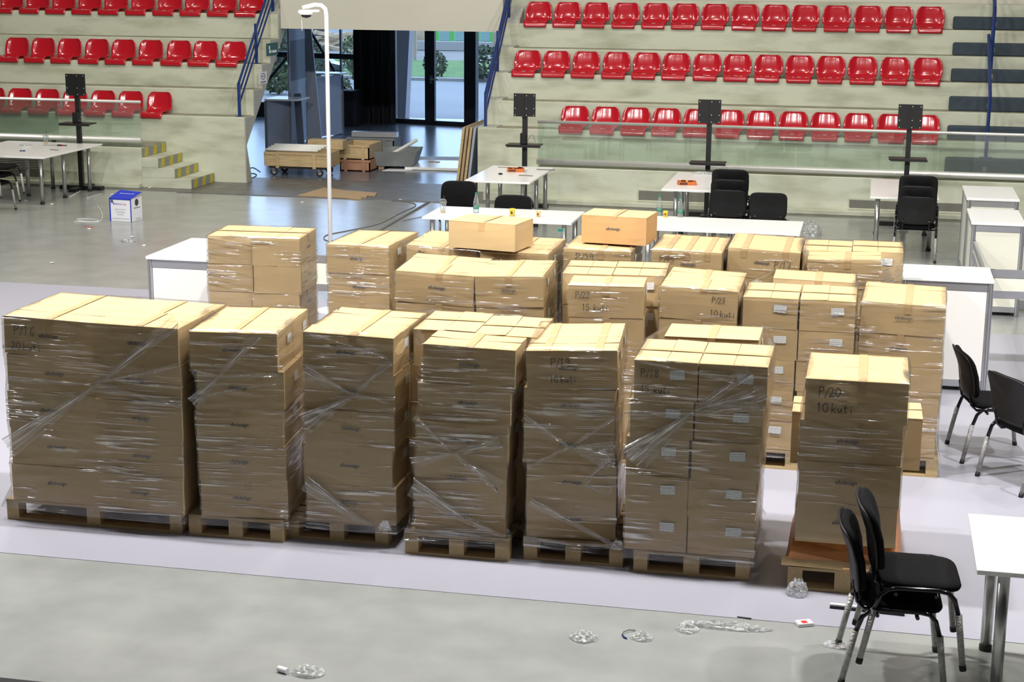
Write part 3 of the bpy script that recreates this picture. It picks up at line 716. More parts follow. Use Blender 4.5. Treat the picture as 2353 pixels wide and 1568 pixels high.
f7, y, zs = stack('rightmost front-row stack marked P/20', [((1852, 869.5), (2090, 883), 'L', 1, '', dict(ds=1.75, tapes=[1], hand=[('P/20', -.21, .15, .055), ('10 kuti', -.22, .055, .055)], nologo=True))], 1.295, 4, 'film_a', dxs=[0, -.015, -.015, -.02], pal=pal_px((1809, 1350), (2062, 1380), 1.0), base=.30, skirt=False)
# handwriting on the P/18 box sits on its short side
for o in [o for o in bpy.data.objects if o.get('label') == 'cardboard box, front left, top tier of the two-column front-row stack marked P/18']:
    tag(inst('handwriting', hand_mesh([('P/18', -.15, .145, .05), ('15. kuti', -.15, .045, .045)]), o, (-BL/2-.0095, 0, 0), (0, 0, -PI/2)), 'black marker handwriting')
# crushed tray of loose cardboard under the P/20 boxes
A = at(1812, 1300, .16)
t = thing('crushed_carton', 'orange-brown crushed carton squashed under the P/20 stack', 'box', ((f7.data.vertices[0].co.x*0+(at(1809, 1350).x+at(2062, 1380).x)/2), y+.02, .147))
tw = .34
MB().add([(-tw, 0, 0), (tw, 0, 0), (tw, .8, 0), (-tw, .8, 0), (-tw+.03, -.02, .09), (0, .02, .10), (tw-.03, -.01, .085), (tw-.02, .78, .15), (-tw+.04, .78, .15), (-tw+.04, .05, .15), (tw-.04, .05, .15)],
         [(0, 3, 2, 1), (0, 1, 6, 5, 4), (4, 5, 6, 10, 9), (1, 2, 7, 10, 6), (0, 4, 9, 8, 3), (3, 8, 7, 2), (9, 10, 7, 8)]).build('tray', 'orange_card', t)
MB().add([(-tw-.02, -.03, .005), (tw*.6, -.05, .005), (tw*.6, -.02, .045), (-tw-.02, .0, .05)], [(0, 1, 2, 3)]).build('torn_flap', 'cardboard', t)
MB().box(.0, .18, -.06, .03, 0, .02).build('torn_strip', 'cardboard_tan', t)
# middle row
ZM = 1.33
stack('middle-row double stack left of P/22', [((912.8, 620.7), (1082, 636), 'L', 2, 'left', {}), ((1086, 638), (1256, 633), 'L', 2, 'right', dict(ds=.9))], ZM, 5, 'film_b')
fm, y, zs = stack('stepped middle-row stack marked P/22', [((1305.6, 655), (1480, 660), 'L', 1, 'front middle', dict(hand=[('P/22', -.23, .15, .05), ('15. kuti', -.18, .055, .05)], logo=False)), ((1291, 629.6), (1407, 630), 'S', 1, 'rear left', {}), ((1409, 629.6), (1528, 636), 'S', 1, 'rear right', {})], ZM, 5, 'film_a')
stack('single-column middle-row stack marked P/23', [((1517.7, 656), (1693, 671), 'L', 2, '', dict(hand=[('P/23', .10, .15, .045), ('10 kuti', .09, .045, .05)], logo=False))], ZM, 5, 'film_b')
stack('white-labelled middle-row stack right of P/23', [((1707, 684), (1835, 686), 'S', 1, 'front left', {}), ((1839, 688), (1967, 695), 'S', 1, 'front right', {}), ((1776, 639), (1964, 650), 'L', 1, 'rear middle', {})], 1.28, 5, 'film_a')
stack('rightmost middle-row stack by the white counter', [((1979, 692), (2173, 706), 'L', 2, '', dict(tapes=[1]))], 1.27, 5, 'film_b')
# back row
ZB = 1.34
stack('back-left stack beside the small white counter', [((478, 541), (580, 545), 'S', 1, 'left', dict(stick=False)), ((581, 545), (685, 550.5), 'S', 1, 'right', dict(stick=False))], ZB, 5, 'film_a')
stack('back-row stack just right of the white pole', [((749, 561), (893.6, 567), 'L', 2, '', {})], ZB, 5, 'film_b')
stack('wide back-row stack under the left loose box', [((935.7, 563), (1090, 574), 'L', 2, 'left', dict(hand=[('P/', -.19, .155, .05)])), ((1103, 577), (1260, 584), 'L', 2, 'right', dict(hand=[('P/', -.17, .155, .055)]))], ZB, 5, 'film_a')
stack('back-row stack P/29 under the orange-tan box', [((1295, 571), (1448, 580), 'L', 2, '', dict(hand=[('P/29', -.18, .145, .07)], logo=False, ds=.9))], ZB, 5, 'film_b')
stack('three-taped back-row stack marked P/15', [((1498, 572), (1657, 581.5), 'L', 2, '', dict(hand=[('P/15', -.22, .14, .055)], tapes=[0, 2, 3]))], ZB, 5, 'film_a')
stack('back-row stack P/17 with upside-down print', [((1672, 569), (1837, 581.5), 'L', 2, '', dict(hand=[('P/17', .09, .10, .06), ('15', .09, .01, .045)], tapes=[2, 3], flip={0: True}))], ZB, 5, 'film_b')
stack('rightmost back-row stack', [((1857, 596), (2027, 598), 'L', 1, 'front middle', {}), ((1844, 577), (1957, 577), 'S', 1, 'rear left', dict(ds=.95)), ((1959, 577), (2076, 581), 'S', 1, 'rear right', dict(ds=.95))], ZB, 5, 'film_a')
# loose boxes on top
def loose(fl, fr, zb, ptop, label, **kw):
    A = at(*fl, zb); B = at(*fr, zb); w = (B-A).length; rz = math.atan2(B.y-A.y, B.x-A.x)
    mid = (A+B)/2; ux = Vector((math.cos(rz), math.sin(rz), 0)); uy = Vector((-ux.y, ux.x, 0))
    h = atY(ptop[0], ptop[1], A.y).z-zb; p = mid+uy*BD*.5
    return carton(label, (p.x, p.y, zb+.001), rz, w/BL, 1, h/BH, None, **kw)
b1 = loose((1031, 568), (1183, 580), ZB+.016, (1031, 507), 'plain cardboard box lying loose across the gap between two back-row stacks', logo=False, stick=False, tapes=[0], seed=2)
b2 = loose((1336, 557), (1484, 566), ZB+.016, (1337, 494), 'orange-tan cardboard box with dark printed lettering, lying loose on the P/29 stack', stick=False, tapes=[0], seed=5)
b2.data = b2.data.copy(); b2.data.materials.clear(); b2.data.materials.append(MAT['cardboard_tan'])
carton('wide cardboard box lying crosswise behind the P/20 stack, both ends showing', (-.008, 10.27, .57), R(1), .79/BL, 1.0, .33/BH, None, logo=False, stick=False, seed=9)
tag(MB().box(-.22, .22, 0, .36, .147, .565).build('support_carton', 'cardboard', None, (0.02, 10.07, 0)), 'cardboard box low behind the P/20 stack, under the crosswise box', 'box')
# ------------------------------------------------------------------ chairs
def chair_proto():
    g = thing('visitor_chair', 'x', 'chair')
    def pad(name, w, d, z0, th, curve, m, c2=0):
        def fn(u, v): 
            # superellipse pad, closed
            a = u*2*PI; return None
        mb = MB(); n = 28; rings = []
        for rr, zz in ((.0, z0), (.86, z0), (.97, z0+th*.2), (1, z0+th*.5), (.97, z0+th*.8), (.84, z0+th), (.5, z0+th*1.06), (.0, z0+th*1.08)):
            ring = []
            for k in range(n):
                a = 2*PI*k/n; ca, sa = math.cos(a), math.sin(a); e = .42
                x = math.copysign(abs(ca)**e, ca)*w/2*rr; y = math.copysign(abs(sa)**e, sa)*d/2*rr
                ring.append((x, y, zz+curve*(x/(w/2))**2-c2*max(0, (y+.06)/(d/2))**2+c2*.5*max(0, (-y-.06)/(d/2))**2))
            rings += ring
        fs = [(i*n+k, i*n+(k+1) % n, (i+1)*n+(k+1) % n, (i+1)*n+k) for i in range(7) for k in range(n)]
        return mb.add(rings, fs)
    pad('seat', .47, .43, 0, .05, .012, '').build('seat', 'black_fabric', g, (0, -.02, .405), (R(2), 0, 0), True)
    bk = pad('b', .46, .37, 0, .045, .03, '', .032); 
    bk.build('backrest', 'black_fabric', g, (0, .235, .67), (R(85), 0, 0), True)
    sh = pad('b', .475, .385, -.008, .022, .03, '', .032).build('back_shell', 'black_plastic', g, (0, .243, .67), (R(85), 0, 0), True)
    for s in (-1, 1):
        x = s*.25
        MB().tube([(x, -.215, .30), (x, -.19, .39), (x, -.16, .425), (x, -.11, .435), (x, .09, .435), (x, .14, .425), (x, .175, .39), (x, .205, .30)], .0135, 8).build('side_frame', 'black_gloss', g, smooth=True)
        for (ya, yb) in ((-.215, -.255), (.205, .265)):
            lg = MB().tube([(x, ya, .31), (x+s*.006, yb*.98, .03)], [.018, .016], 8).build('leg', 'foam_wrap', g, smooth=True)
            MB().tube([(x+s*.006, yb*.98, .03), (x+s*.007, yb, 0)], .018, 8).build('foot', 'rubber', lg, smooth=True)
        MB().tube([(s*.16, -.1, .40), (s*.16, .16, .40), (s*.16, .20, .44), (s*.16, .222, .56)], .011, 6).build('back_tube', 'black_gloss', g, smooth=True)
    MB().tube([(-.25, -.1, .40), (.25, -.1, .40)], .011, 6).tube([(-.25, .1, .40), (.25, .1, .40)], .011, 6).build('cross_bar', 'black_gloss', g)
    return g
mat('foam_wrap', (.50, .50, .47), .3, metal=.25, var=.35, vscale=60, bump=.8, bscale=90)
CH = chair_proto(); first_chair = [True]
def chair(label, x, y, rz, z=0.0, group=None):
    if first_chair[0]: o = CH; KID[CH] = kids(CH); [KID.__setitem__(c, kids(c)) for c in KID[CH]]; first_chair[0] = False
    else: o = copy_tree(CH)
    o.location = (x, y, z); o.rotation_euler = (0, 0, rz); o.scale = (1, 1, .96); o['label'] = label
    if group: o['group'] = group
    return o
def chair_stack(labels, x, y, rz, dz=.122, df=.085, group=None):
    fx, fy = math.sin(rz), -math.cos(rz)
    for i, l in enumerate(labels): chair(l, x+fx*df*i, y+fy*df*i, rz, .003+dz*i, group)
chair_stack(['black chair with foam-wrapped legs, lower of the two stacked at front right', 'black chair with foam-wrapped legs, upper of the two stacked at front right'], .24, 8.36, R(93))
chair('black chair facing the counter, left of the two chairs at right edge', .99, 12.52, R(100), .003)
chair('black chair seen from its back, cut by the right picture edge', 1.23, 11.85, R(122), .003)
chair_stack(['black chair, lowest of the stack by the left table', 'black chair, middle of the stack by the left table', 'black chair, topmost of the stack by the left table'], -12.55, 21.78, R(80), group=None)
p = at(1057, 418, .82); chair('black chair behind the left end of the table with cups', p.x, p.y-.22, R(4), 0)
p = at(1180, 450, .82); chair('black chair half hidden behind the middle of the table with cups', p.x, p.y-.24, 0, 0)
p = at(1683, 402, .98); chair_stack(['black chair, lowest of the three stacked behind the far white table', 'black chair, middle of the three stacked behind the far white table', 'black chair, topmost of the three stacked behind the far white table'], p.x-.02, 21.12, R(180))
p = at(1765, 441, .82); chair('black chair standing right of the three stacked behind the far table', p.x, p.y+.22, R(182), 0)
p = at(2105, 407, .98); chair_stack(['black chair, lowest of the stack beside the white end table', 'black chair, middle of the stack beside the white end table', 'black chair, topmost of the stack beside the white end table'], .58, 21.12, R(178))
# ------------------------------------------------------------------ tables
def table(label, x0, x1, y0, y1, h, legs, lr=.03, rz=0, z0=0.0):
    cx, cy = (x0+x1)/2, (y0+y1)/2
    g = thing('white_table', label, 'table', (cx, cy, z0), rz)
    hx, hy = (x1-x0)/2, (y1-y0)/2
    MB().box(-hx, hx, -hy, hy, h-.026, h, .003).build('table_top', 'laminate_white', g)
    for lx, ly in legs:
        lg = MB().tube([(lx-cx, ly-cy, .03), (lx-cx, ly-cy, h-.026)], lr, 14).build('leg', 'chrome', g, smooth=True)
        MB().lathe([(lr*1.15, 0), (lr*1.15, .03)], 14, (lx-cx, ly-cy, 0)).build('foot', 'rubber', lg)
    return g
def legs4(x0, x1, y0, y1, i=.1): return [(x, y) for x in (x0+i, x1-i) for y in (y0+i, y1-i)]
table('white table with tools and cable ties beside the left grandstand', -13.6, -11.96, 22.35, 24.28, .74, [(-12.14, 22.58), (-12.14, 23.3), (-12.11, 24.08), (-12.77, 23.33), (-12.81, 24.2), (-13.4, 22.6)])
table('white six-legged table with an orange box, right of the passage', -5.34, -4.44, 21.48, 23.2, .74, [(-5.24, 21.6), (-4.56, 21.6), (-5.22, 22.35), (-4.54, 22.4), (-5.2, 23.05), (-4.55, 23.1)])
table('white table with an orange box and clear wrapping, behind the stacked chairs', -2.66, -1.85, 21.32, 23.13, .74, [(-2.5, 21.6), (-2.5, 22.3), (-2.5, 22.95), (-2.0, 21.75), (-2.0, 23)])
table('white table behind the chair stack at far right', 0.0, .85, 21.3, 23.12, .74, [(.1, 21.4), (.77, 21.75), (.1, 23), (.75, 23)])
table('long white table with cups and a bottle behind the left loose box', -5.03, -3.28, 18.2, 19.1, .74, legs4(-5.03, -3.28, 18.2, 19.1))
table('long white table behind the P/15 and P/17 stacks', -2.5, -.725, 18.06, 19.0, .74, legs4(-2.5, -.725, 18.06, 19.0)+[(-1.55, 18.5), (-1.48, 18.5)])
pA = at(2222, 1180, .74); pB = at(2245, 1310, .74)
table('white table with chrome legs at the bottom right corner', pB.x, pB.x+1.5, pB.y, pA.y, .74, [(.745, 8.72), (pB.x+.14, pB.y+.11), (pB.x+1.35, pB.y+.12), (pB.x+1.35, pA.y-.1)], lr=.03)
# ------------------------------------------------------------------ system counters
def counter(label, x0, x1, y0, y1, h, panel='panel_white', openback=False, rz=0):
    cx, cy = (x0+x1)/2, (y0+y1)/2
    g = thing('exhibition_counter', label, 'counter', (cx, cy, .003), rz); hx, hy = (x1-x0)/2, (y1-y0)/2; i = .03
    MB().box(-hx, hx, -hy, hy, h-.028, h, .003).build('counter_top', 'laminate_white', g)
    for sx in (-1, 1):
        for sy in (-1, 1):
            px_, py_ = sx*(hx-i), sy*(hy-i)
            m = MB().lathe([(.021, 0), (.021, h-.028)], 8, (px_, py_, 0)).build('post', 'alu', g)
            MB().box(px_-.004, px_+.004, py_-.0235, py_+.0235, 0, h-.028).box(px_-.0235, px_+.0235, py_-.004, py_+.004, 0, h-.028).build('groove', 'alu_dark', m)
    for s in (-1, 1):
        for za, zb in ((h-.098, h-.028), (.04, .10)):
            MB().box(-hx+i+.02, hx-i-.02, s*(hy-i)-.011, s*(hy-i)+.011, za, zb).build('beam', 'alu', g)
            MB().box(s*(hx-i)-.011, s*(hx-i)+.011, -hy+i+.02, hy-i-.02, za, zb).build('beam', 'alu', g)
        if not (openback and s > 0): MB().box(-hx+i+.02, hx-i-.02, s*(hy-i)-.003, s*(hy-i)+.003, .10, h-.098).build('side_panel', panel, g)
        MB().box(s*(hx-i)-.003, s*(hx-i)+.003, -hy+i+.02, hy-i-.02, .10, h-.098).build('side_panel', panel, g)
    return g
counter('small white counter with aluminium posts left of the back-left stack', -6.38, -5.60, 13.7, 14.75, .99)
counter('white counter with aluminium frame right of the middle-row stacks', .30, 1.075, 14.4, 15.05, .99)
counter('white cabinet counter at the right edge, nearer of two', 1.05, 1.60, 17.75, 18.77, .99, 'panel_cream')
counter('white cabinet counter at the right edge, farther of two', 1.09, 1.68, 19.63, 20.75, .99, 'panel_cream')
# low rails between counters
def barrier(label, A, B, z0, z1):
    A, B = Vector(A), Vector(B); L = (B-A).length; rz = math.atan2(B.y-A.y, B.x-A.x)
    g = thing('low_barrier', label, 'barrier', (A.x, A.y, .003), rz)
    MB().box(0, L, -.012, .012, z1-.07, z1).build('beam', 'alu', g); MB().box(0, L, -.012, .012, z0, z0+.07).build('beam', 'alu', g)
    MB().box(0, L, -.004, .004, z0+.07, z1-.07).build('panel', 'panel_cream', g)
    for x in (0.02, L-.02): MB().lathe([(.02, 0), (.02, z1)], 8, (x, 0, 0)).build('post', 'alu', g)
    return g
barrier('aluminium and cream low barrier running off right behind the white counter', (1.08, 15.02, 0), (2.6, 15.1, 0), .72, .98)
barrier('aluminium and cream low barrier glimpsed between the two back-left stacks', (-5.55, 14.9, 0), (-2.2, 14.9, 0), .5, .85)
barrier('aluminium rail running between the two right-hand counters', (1.09, 17.75, 0), (1.10, 15.07, 0), .62, .80)
p = at(2330, 722); 
g = thing('low_partition', 'low cream panel on an aluminium foot behind the right barrier', 'partition', (at(2275, 712).x, at(2275, 712).y, .003))
MB().box(0, .46, -.004, .004, .12, .7).build('panel', 'panel_cream', g); MB().box(0, .46, -.012, .012, .02, .12).build('beam', 'alu', g); MB().lathe([(.02, 0), (.02, .72)], 8, (.46, 0, 0)).build('post', 'alu', g); MB().lathe([(.02, 0), (.02, .72)], 8, (0, 0, 0)).build('post', 'alu', g)
# ------------------------------------------------------------------ monitor stands
def monitor_stand(label, px, py_top, py_shelf, Y, gadget=False):
    ptop = atY(px, py_top, Y); x = ptop.x; H_ = ptop.z; zs_ = atY(px, py_shelf, Y).z
    g = thing('monitor_stand', label, 'stand', (x, Y, 0.003))
    MB().box(-.035, .035, -.03, .03, 0, H_-.05).build('pole', 'black_metal', g)
    pl = MB().box(-.165, .165, -.05, -.032, H_-.34, H_).build('mount_plate', 'black_metal', g)
    b = MB()
    for sx in (-.14, .03, .14):
        for zz_ in (H_-.03, H_-.22, H_-.32): b.box(sx-.006, sx+.006, -.053, -.05, zz_-.006, zz_+.006)
    tag(b.build('bolt_heads', 'steel', pl), kind='stuff')
    MB().box(-.035, .0, -.058, -.05, H_-.36, H_).build('spine', 'black_metal', pl)
    sh = MB().box(-.26, .26, -.18, .1, zs_-.02, zs_, .004).build('shelf', 'black_metal', g)
    MB().box(-.24, .27, -.2, -.17, zs_-.035, zs_-.01).build('shelf_lip', 'black_metal', sh)
    MB().box(-.36, .36, -.06, .06, 0, .06).box(-.06, .06, -.35, .35, 0, .05).build('base', 'black_metal', g)
    if gadget:
        MB().box(-.05, .05, -.12, -.03, zs_, zs_+.17, .01).build('power_brick', 'black_plastic', g)
        MB().tube([(.05, -.08, zs_+.03), (.1, -.08, zs_+.14), (.14, -.08, zs_+.14), (.18, -.08, zs_+.04), (.1, -.1, zs_+.03), (.04, -.1, zs_+.05)], .004, 5).build('cable', 'cable_grey', g)
    return g
monitor_stand('black monitor stand in front of the left grandstand', 175, 170, 282, 24.25, True)
monitor_stand('black monitor stand with a small device, nearest the passage', 1207, 215, 331, 24.2, True)
monitor_stand('black monitor stand behind the middle far table', 1632, 229, 372, 24.0)
monitor_stand('black monitor stand behind the chair stack at far right', 2093, 240, 363, 23.8)
# ------------------------------------------------------------------ white pole with camera head
pb = at(762, 715); ht = atY(742, 12, pb.y).z
g = thing('camera_pole', 'tall white pole with a curved top carrying a white dome camera', 'pole', (pb.x, pb.y, .003))
MB().tube([(0, 0, 0), (0, 0, ht-.1), (-.01, 0, ht-.04), (-.05, 0, ht-.005), (-.12, 0, ht+.0), (-.25, 0, ht-.03)], .022, 12).build('pole', 'white_paint', g, smooth=True)
hd = MB().lathe([(.02, -.008), (.075, -.012), (.085, -.03), (.08, -.055), (.05, -.062)], 20, (-.2, -.04, ht-.04)).build('camera_head', 'white_paint', g, smooth=True)
MB().lathe([(.055, 0), (.045, -.02), (.01, -.032)], 16, (-.2, -.04, ht-.10)).build('dome', 'black_gloss', hd, smooth=True)
MB().lathe([(.0, 0), (.04, -.005), (.045, -.025), (.03, -.03)], 14, (-.1, -.04, ht-.045)).build('bracket', 'white_paint', hd, smooth=True)
MB().tube([(-.25, -.03, ht-.1), (-.255, -.03, ht-.17), (-.25, -.03, ht-.26)], .003, 5).build('cable', 'cable_white', g)
MB().lathe([(.16, 0), (.16, .012), (.03, .02)], 20).build('base_plate', 'white_paint', g)
# ------------------------------------------------------------------ blue and white paper carton
p0, p1, p2 = at(253, 508), at(303, 511), at(326, 503); wA = (p1-p0).length; dB = .30
g = thing('paper_carton', 'open blue and white printed carton standing on the grey floor at left', 'box', p0, math.atan2(p1.y-p0.y, p1.x-p0.x)); hA = atY(250, 455, p0.y).z
MB().box(0, .006, 0, dB, 0, hA).box(wA-.006, wA, 0, dB, 0, hA).box(0, wA, 0, .006, 0, hA).box(0, wA, dB-.006, dB, 0, hA).box(0, wA, 0, dB, 0, .006).build('carton_body', 'carton_white', g)
MB().box(0, wA, -.002, 0, hA-.02, hA).box(0, .02, -.002, 0, 0, hA).box(wA-.015, wA, -.002, 0, 0, hA).build('blue_border', 'carton_blue', g)
lid = MB().add([(0, -.002, hA), (wA, -.002, hA), (wA+.05, .22, hA+.075), (.05, .22, hA+.09), (0, 0, hA-.004), (wA, 0, hA-.004), (wA+.05, .223, hA+.07), (.05, .223, hA+.085)], [(0, 1, 2, 3), (7, 6, 5, 4), (0, 4, 5, 1), (1, 5, 6, 2), (2, 6, 7, 3), (3, 7, 4, 0)]).build('lid', 'carton_blue', g)
inst('lid_print', text_mesh('300 business A4', .035, 'sign_white'), lid, (wA/2+.04, .12, hA+.055), (R(21), 0, 0))
inst('printed_title', text_mesh('Bianco', .05, 'carton_blue'), g, (wA*.36, -.003, hA*.77), FRONT)
inst('printed_title', text_mesh('Lux', .05, 'red_ink'), g, (wA*.68, -.003, hA*.77), FRONT)
for zz_, ww in ((.52, .5), (.4, .42), (.3, .3), (.12, .8)): MB().box(wA*(.5-ww/2), wA*(.5+ww/2), -.003, -.001, hA*zz_, hA*zz_+.008).build('print_line', 'grey_ink', g)
MB().box(wA*.08, wA*.18, -.003, -.001, hA*.80, hA*.93).build('printed_emblem', 'print_ink', g)
MB().lathe([(.05, 0), (.05, .002)], 14).build('hand_hole', 'ink', g, (wA, dB*.5, hA*.8), (0, PI/2, 0))
MB().box(wA, wA+.002, dB*.25, dB*.8, hA*.56, hA*.585).build('side_print', 'ink', g)
MB().box(wA, wA+.002, dB*.35, dB*.8, hA*.08, hA*.12).build('side_print', 'grey_ink', g)
# ------------------------------------------------------------------ flattened cardboard sheet
P = [at(683, 452), at(790, 457), at(830, 460), at(828, 455), at(842, 456), at(845, 451), at(862, 452), at(866, 446), at(790, 440), at(745, 434)]
c = sum(P, Vector())/len(P)
o = MB().prism([(q.x-c.x, q.y-c.y) for q in P], .003, .022, 'z').build('cardboard_sheet', 'cardboard_edge', None, (c.x, c.y, 0)); tag(o, 'flattened torn brown cardboard sheet lying in the passage mouth', 'cardboard')
# ------------------------------------------------------------------ dolly, crates and metal trough in the passage
g = thing('dolly', 'dark wheeled dolly under a wooden crate in the passage', 'dolly', (-9.58, 26.98, 0))
MB().box(-.5, .5, -.28, .28, .13, .17).build('deck', 'rubber', g)
for x in (-.42, .4):
    for y in (-.26, .26):
        w_ = MB().lathe([(.06, -.02), (.065, -.015), (.065, .015), (.06, .02)], 16).build('wheel', 'rubber', g, (x, y, .066), (PI/2, 0, .3))
        MB().lathe([(.025, -.024), (.025, .024)], 10).build('hub', 'alu', w_)
        MB().box(x-.025, x+.025, y-.035, y+.035, .07, .13).build('fork', 'alu_dark', g)
g2 = thing('wooden_crate', 'open yellow plywood crate with battens standing on the dolly', 'crate', (-9.58, 26.98, .17))
MB().box(-.58, .58, -.3, -.28, 0, .24).box(-.58, .58, .28, .3, 0, .24).box(-.58, -.56, -.28, .28, 0, .24).box(.56, .58, -.28, .28, 0, .24).box(-.56, .56, -.28, .28, 0, .02).build('crate_walls', 'plywood', g2)
for x in (-.37, .29): MB().box(x, x+.06, -.315, -.3, -.03, .24).build('batten', 'plywood', g2)
MB().box(-.58, .58, -.312, -.3, .2, .24).build('rim_board', 'plywood', g2)
for i in range(4):
    tag(MB().tube([(-.6, 0, 0), (.34, 0, 0)], .024, 8).build('metal_tube', 'white_paint', None, (-9.56+i*.03, 26.76+.07*i, .44+(.02*i)), (0, 0, R(1)), True), f'long shiny metal tube lying on the crate, {ORD[i]} from the front', 'tube', 'metal tubes on the crate')
tag(MB().box(-.32, .32, -.13, .13, 0, .16, .006).build('plywood_box', 'plywood', None, (-9.27, 27.42, .41)), 'shallow plywood box lying on top of the tube crate', 'box')
def crate(label, p, w, d, h, m, z=0, battens=True):
    g = thing('wooden_crate', label, 'crate', (p[0], p[1], z))
    MB().box(-w/2, w/2, -d/2, -d/2+.02, 0, h).box(-w/2, w/2, d/2-.02, d/2, 0, h).box(-w/2, -w/2+.02, -d/2, d/2, 0, h).box(w/2-.02, w/2, -d/2, d/2, 0, h).box(-w/2, w/2, -d/2, d/2, 0, .02).build('crate_walls', m, g)
    MB().box(-w/2-.01, w/2+.01, -d/2-.012, -d/2, h-.04, h).build('rim_board', m, g)
    if battens:
        for x in (-w*.3, w*.3): MB().box(x-.025, x+.025, -d/2-.014, -d/2, 0, h).build('batten', m, g)
    return g
crate('reddish plywood crate on the floor behind the white pole', (-8.85, 28.05, 0), .55, .8, .2, 'plywood_red')
crate('yellow plywood crate stacked on the reddish one behind the pole', (-8.87, 28.07, 0), .55, .8, .26, 'plywood', .2)
crate('long grey plywood crate with profiles behind the stacked crates', (-9.0, 29.3, 0), .9, .5, .44, 'crate_grey')
tag(MB().box(-.42, .42, -.1, .1, 0, .09).build('metal_profile', 'alu', None, (-8.95, 29.2, .45), (0, 0, .1)), 'flat metal profile lying on the long grey crate', 'profile')
g = thing('metal_trough', 'open grey metal trough on small blocks right of the crates', 'trough', (-8.30, 28.45, .06), R(8))
MB().add([(-.32, -.4, 0), (.32, -.4, 0), (.32, .4, 0), (-.32, .4, 0), (-.4, -.45, .26), (.4, -.45, .26), (.4, .45, .26), (-.4, .45, .26), (-.37, -.42, .255), (.37, -.42, .255), (.37, .42, .255), (-.37, .42, .255), (-.3, -.37, .02), (.3, -.37, .02), (.3, .37, .02), (-.3, .37, .02)],
         [(3, 2, 1, 0), (0, 1, 5, 4), (1, 2, 6, 5), (2, 3, 7, 6), (3, 0, 4, 7), (4, 5, 9, 8), (5, 6, 10, 9), (6, 7, 11, 10), (7, 4, 8, 11), (8, 9, 13, 12), (9, 10, 14, 13), (10, 11, 15, 14), (11, 8, 12, 15), (12, 13, 14, 15)]).build('trough_body', 'crate_grey', g)
for x in (-.25, .25):
    for y in (-.3, .3): MB().box(x-.05, x+.05, y-.05, y+.05, -.06, 0).build('foot_block', 'timber', g)
tag(MB().tube([(-.05, -.25, .1), (.32, .35, .34)], .03, 10).build('white_tube', 'white_paint', None, (-8.35, 28.4, .12)), 'pale tube sticking up out of the metal trough', 'tube')
tag(MB().box(-.1, .1, -.05, .05, 0, .06).build('wood_block', 'timber', None, (-7.75, 28.9, 0)), 'small wooden block beside the metal trough', 'block')
# white sheets on the floor
for i, (q, z0, th, m, lab, nm) in enumerate((([(878, 393), (930, 394), (1000, 380), (1062, 378), (1062, 361), (960, 360), (918, 378)], 0, .004, 'paper', 'thin white plastic sheet spread on the passage floor', 'plastic_sheet'),
      ([(930, 390), (1063, 394), (1066, 376), (968, 374)], .006, .045, 'laminate_white', 'white board lying on the plastic sheet in the passage', 'white_board'))):
    P = [at(*v) for v in q]; c = sum(P, Vector())/len(P)
    tag(MB().prism([(v.x-c.x, v.y-c.y) for v in P], z0, z0+th, 'z').build(nm, m, None, (c.x, c.y, 0)), lab, 'sheet')
tag(MB().box(-.22, .22, -.12, .12, 0, .05).box(-.1, .1, -.08, .1, .05, .1).build('offcut_pile', 'crate_grey', None, (-7.05, 29.5, .0)), 'small pile of offcut boards beside the white board', 'boards')
# boards leaning on right passage wall
for i in range(4):
    x = XR-.40+.062*i; m = ('plywood', 'timber', 'plywood', 'panel_blue')[i]
    o = MB().add([(-.02, -.9, 0), (.02, -.9, 0), (.02, .9, 0), (-.02, .9, 0), (.10, -.9, 1.0), (.14, -.9, 1.0), (.14, .9, 1.0), (.10, .9, 1.0)], [(3, 2, 1, 0), (4, 5, 6, 7), (0, 1, 5, 4), (1, 2, 6, 5), (2, 3, 7, 6), (3, 0, 4, 7)]).build('leaning_board', m, None, (x, 26.8, 0))
    tag(o, f'board leaning against the right passage wall, {ORD[i]} from the left', 'board', 'boards leaning in the passage')
# ------------------------------------------------------------------ lobby partitions
def partition(label, pts, h0, zt, beams, m='panel_blue', dark=()):
    A, B = Vector(pts[0]), Vector(pts[1]); L = (B-A).length; rz = math.atan2(B.y-A.y, B.x-A.x)
    g = thing('booth_partition', label, 'partition', (A.x, A.y, 0), rz)
    for x in (0, L): MB().lathe([(.028, 0), (.028, zt)], 8, (x, 0, 0)).build('post', 'alu_dark', g)
    bs = sorted([h0]+beams+[zt-.06])
    for z in bs: MB().box(0, L, -.015, .015, z, z+.07).build('beam', 'panel_blue', g)
    for i in range(len(bs)-1):
        if bs[i] >= 0: MB().box(.02, L-.02, -.004, .004, bs[i]+.07, bs[i+1]).build('panel', 'panel_bluedark' if i in dark else m, g)
    return g
A = at(613, 345); B = at(668, 338); C_ = at(706, 322); D_ = at(788, 308)
partition('low grey booth counter at the left of the lobby', (A, B), .02, atY(613, 232, A.y).z, [])
partition('tall grey booth frame with a dark upper panel in the lobby', (B, C_), .02, atY(668, 60, B.y).z, [atY(668, 248, B.y).z, atY(668, 196, B.y).z, atY(668, 95, B.y).z], dark=(2,))
partition('grey booth counter with a pale top at the right of the booth', ((C_.x, C_.y+.2, 0), D_), .02, atY(788, 172, D_.y).z, [atY(788, 215, D_.y).z])
tp = thing('booth_shelf', 'pale shelf board on top of the booth counters', 'shelf', (D_.x-.35, D_.y+.05, atY(788, 172, D_.y).z+.01)); MB().box(-.42, .4, -.3, .25, 0, .03).build('board', 'laminate_white', tp)
tp = thing('booth_shelf', 'pale shelf board on the low booth counter at left', 'shelf', (A.x+.3, A.y+.35, atY(613, 232, A.y).z+.01)); MB().box(-.32, .35, -.35, .35, 0, .03).build('board', 'laminate_white', tp)
sx_ = atY(706, 330, 31.7).x
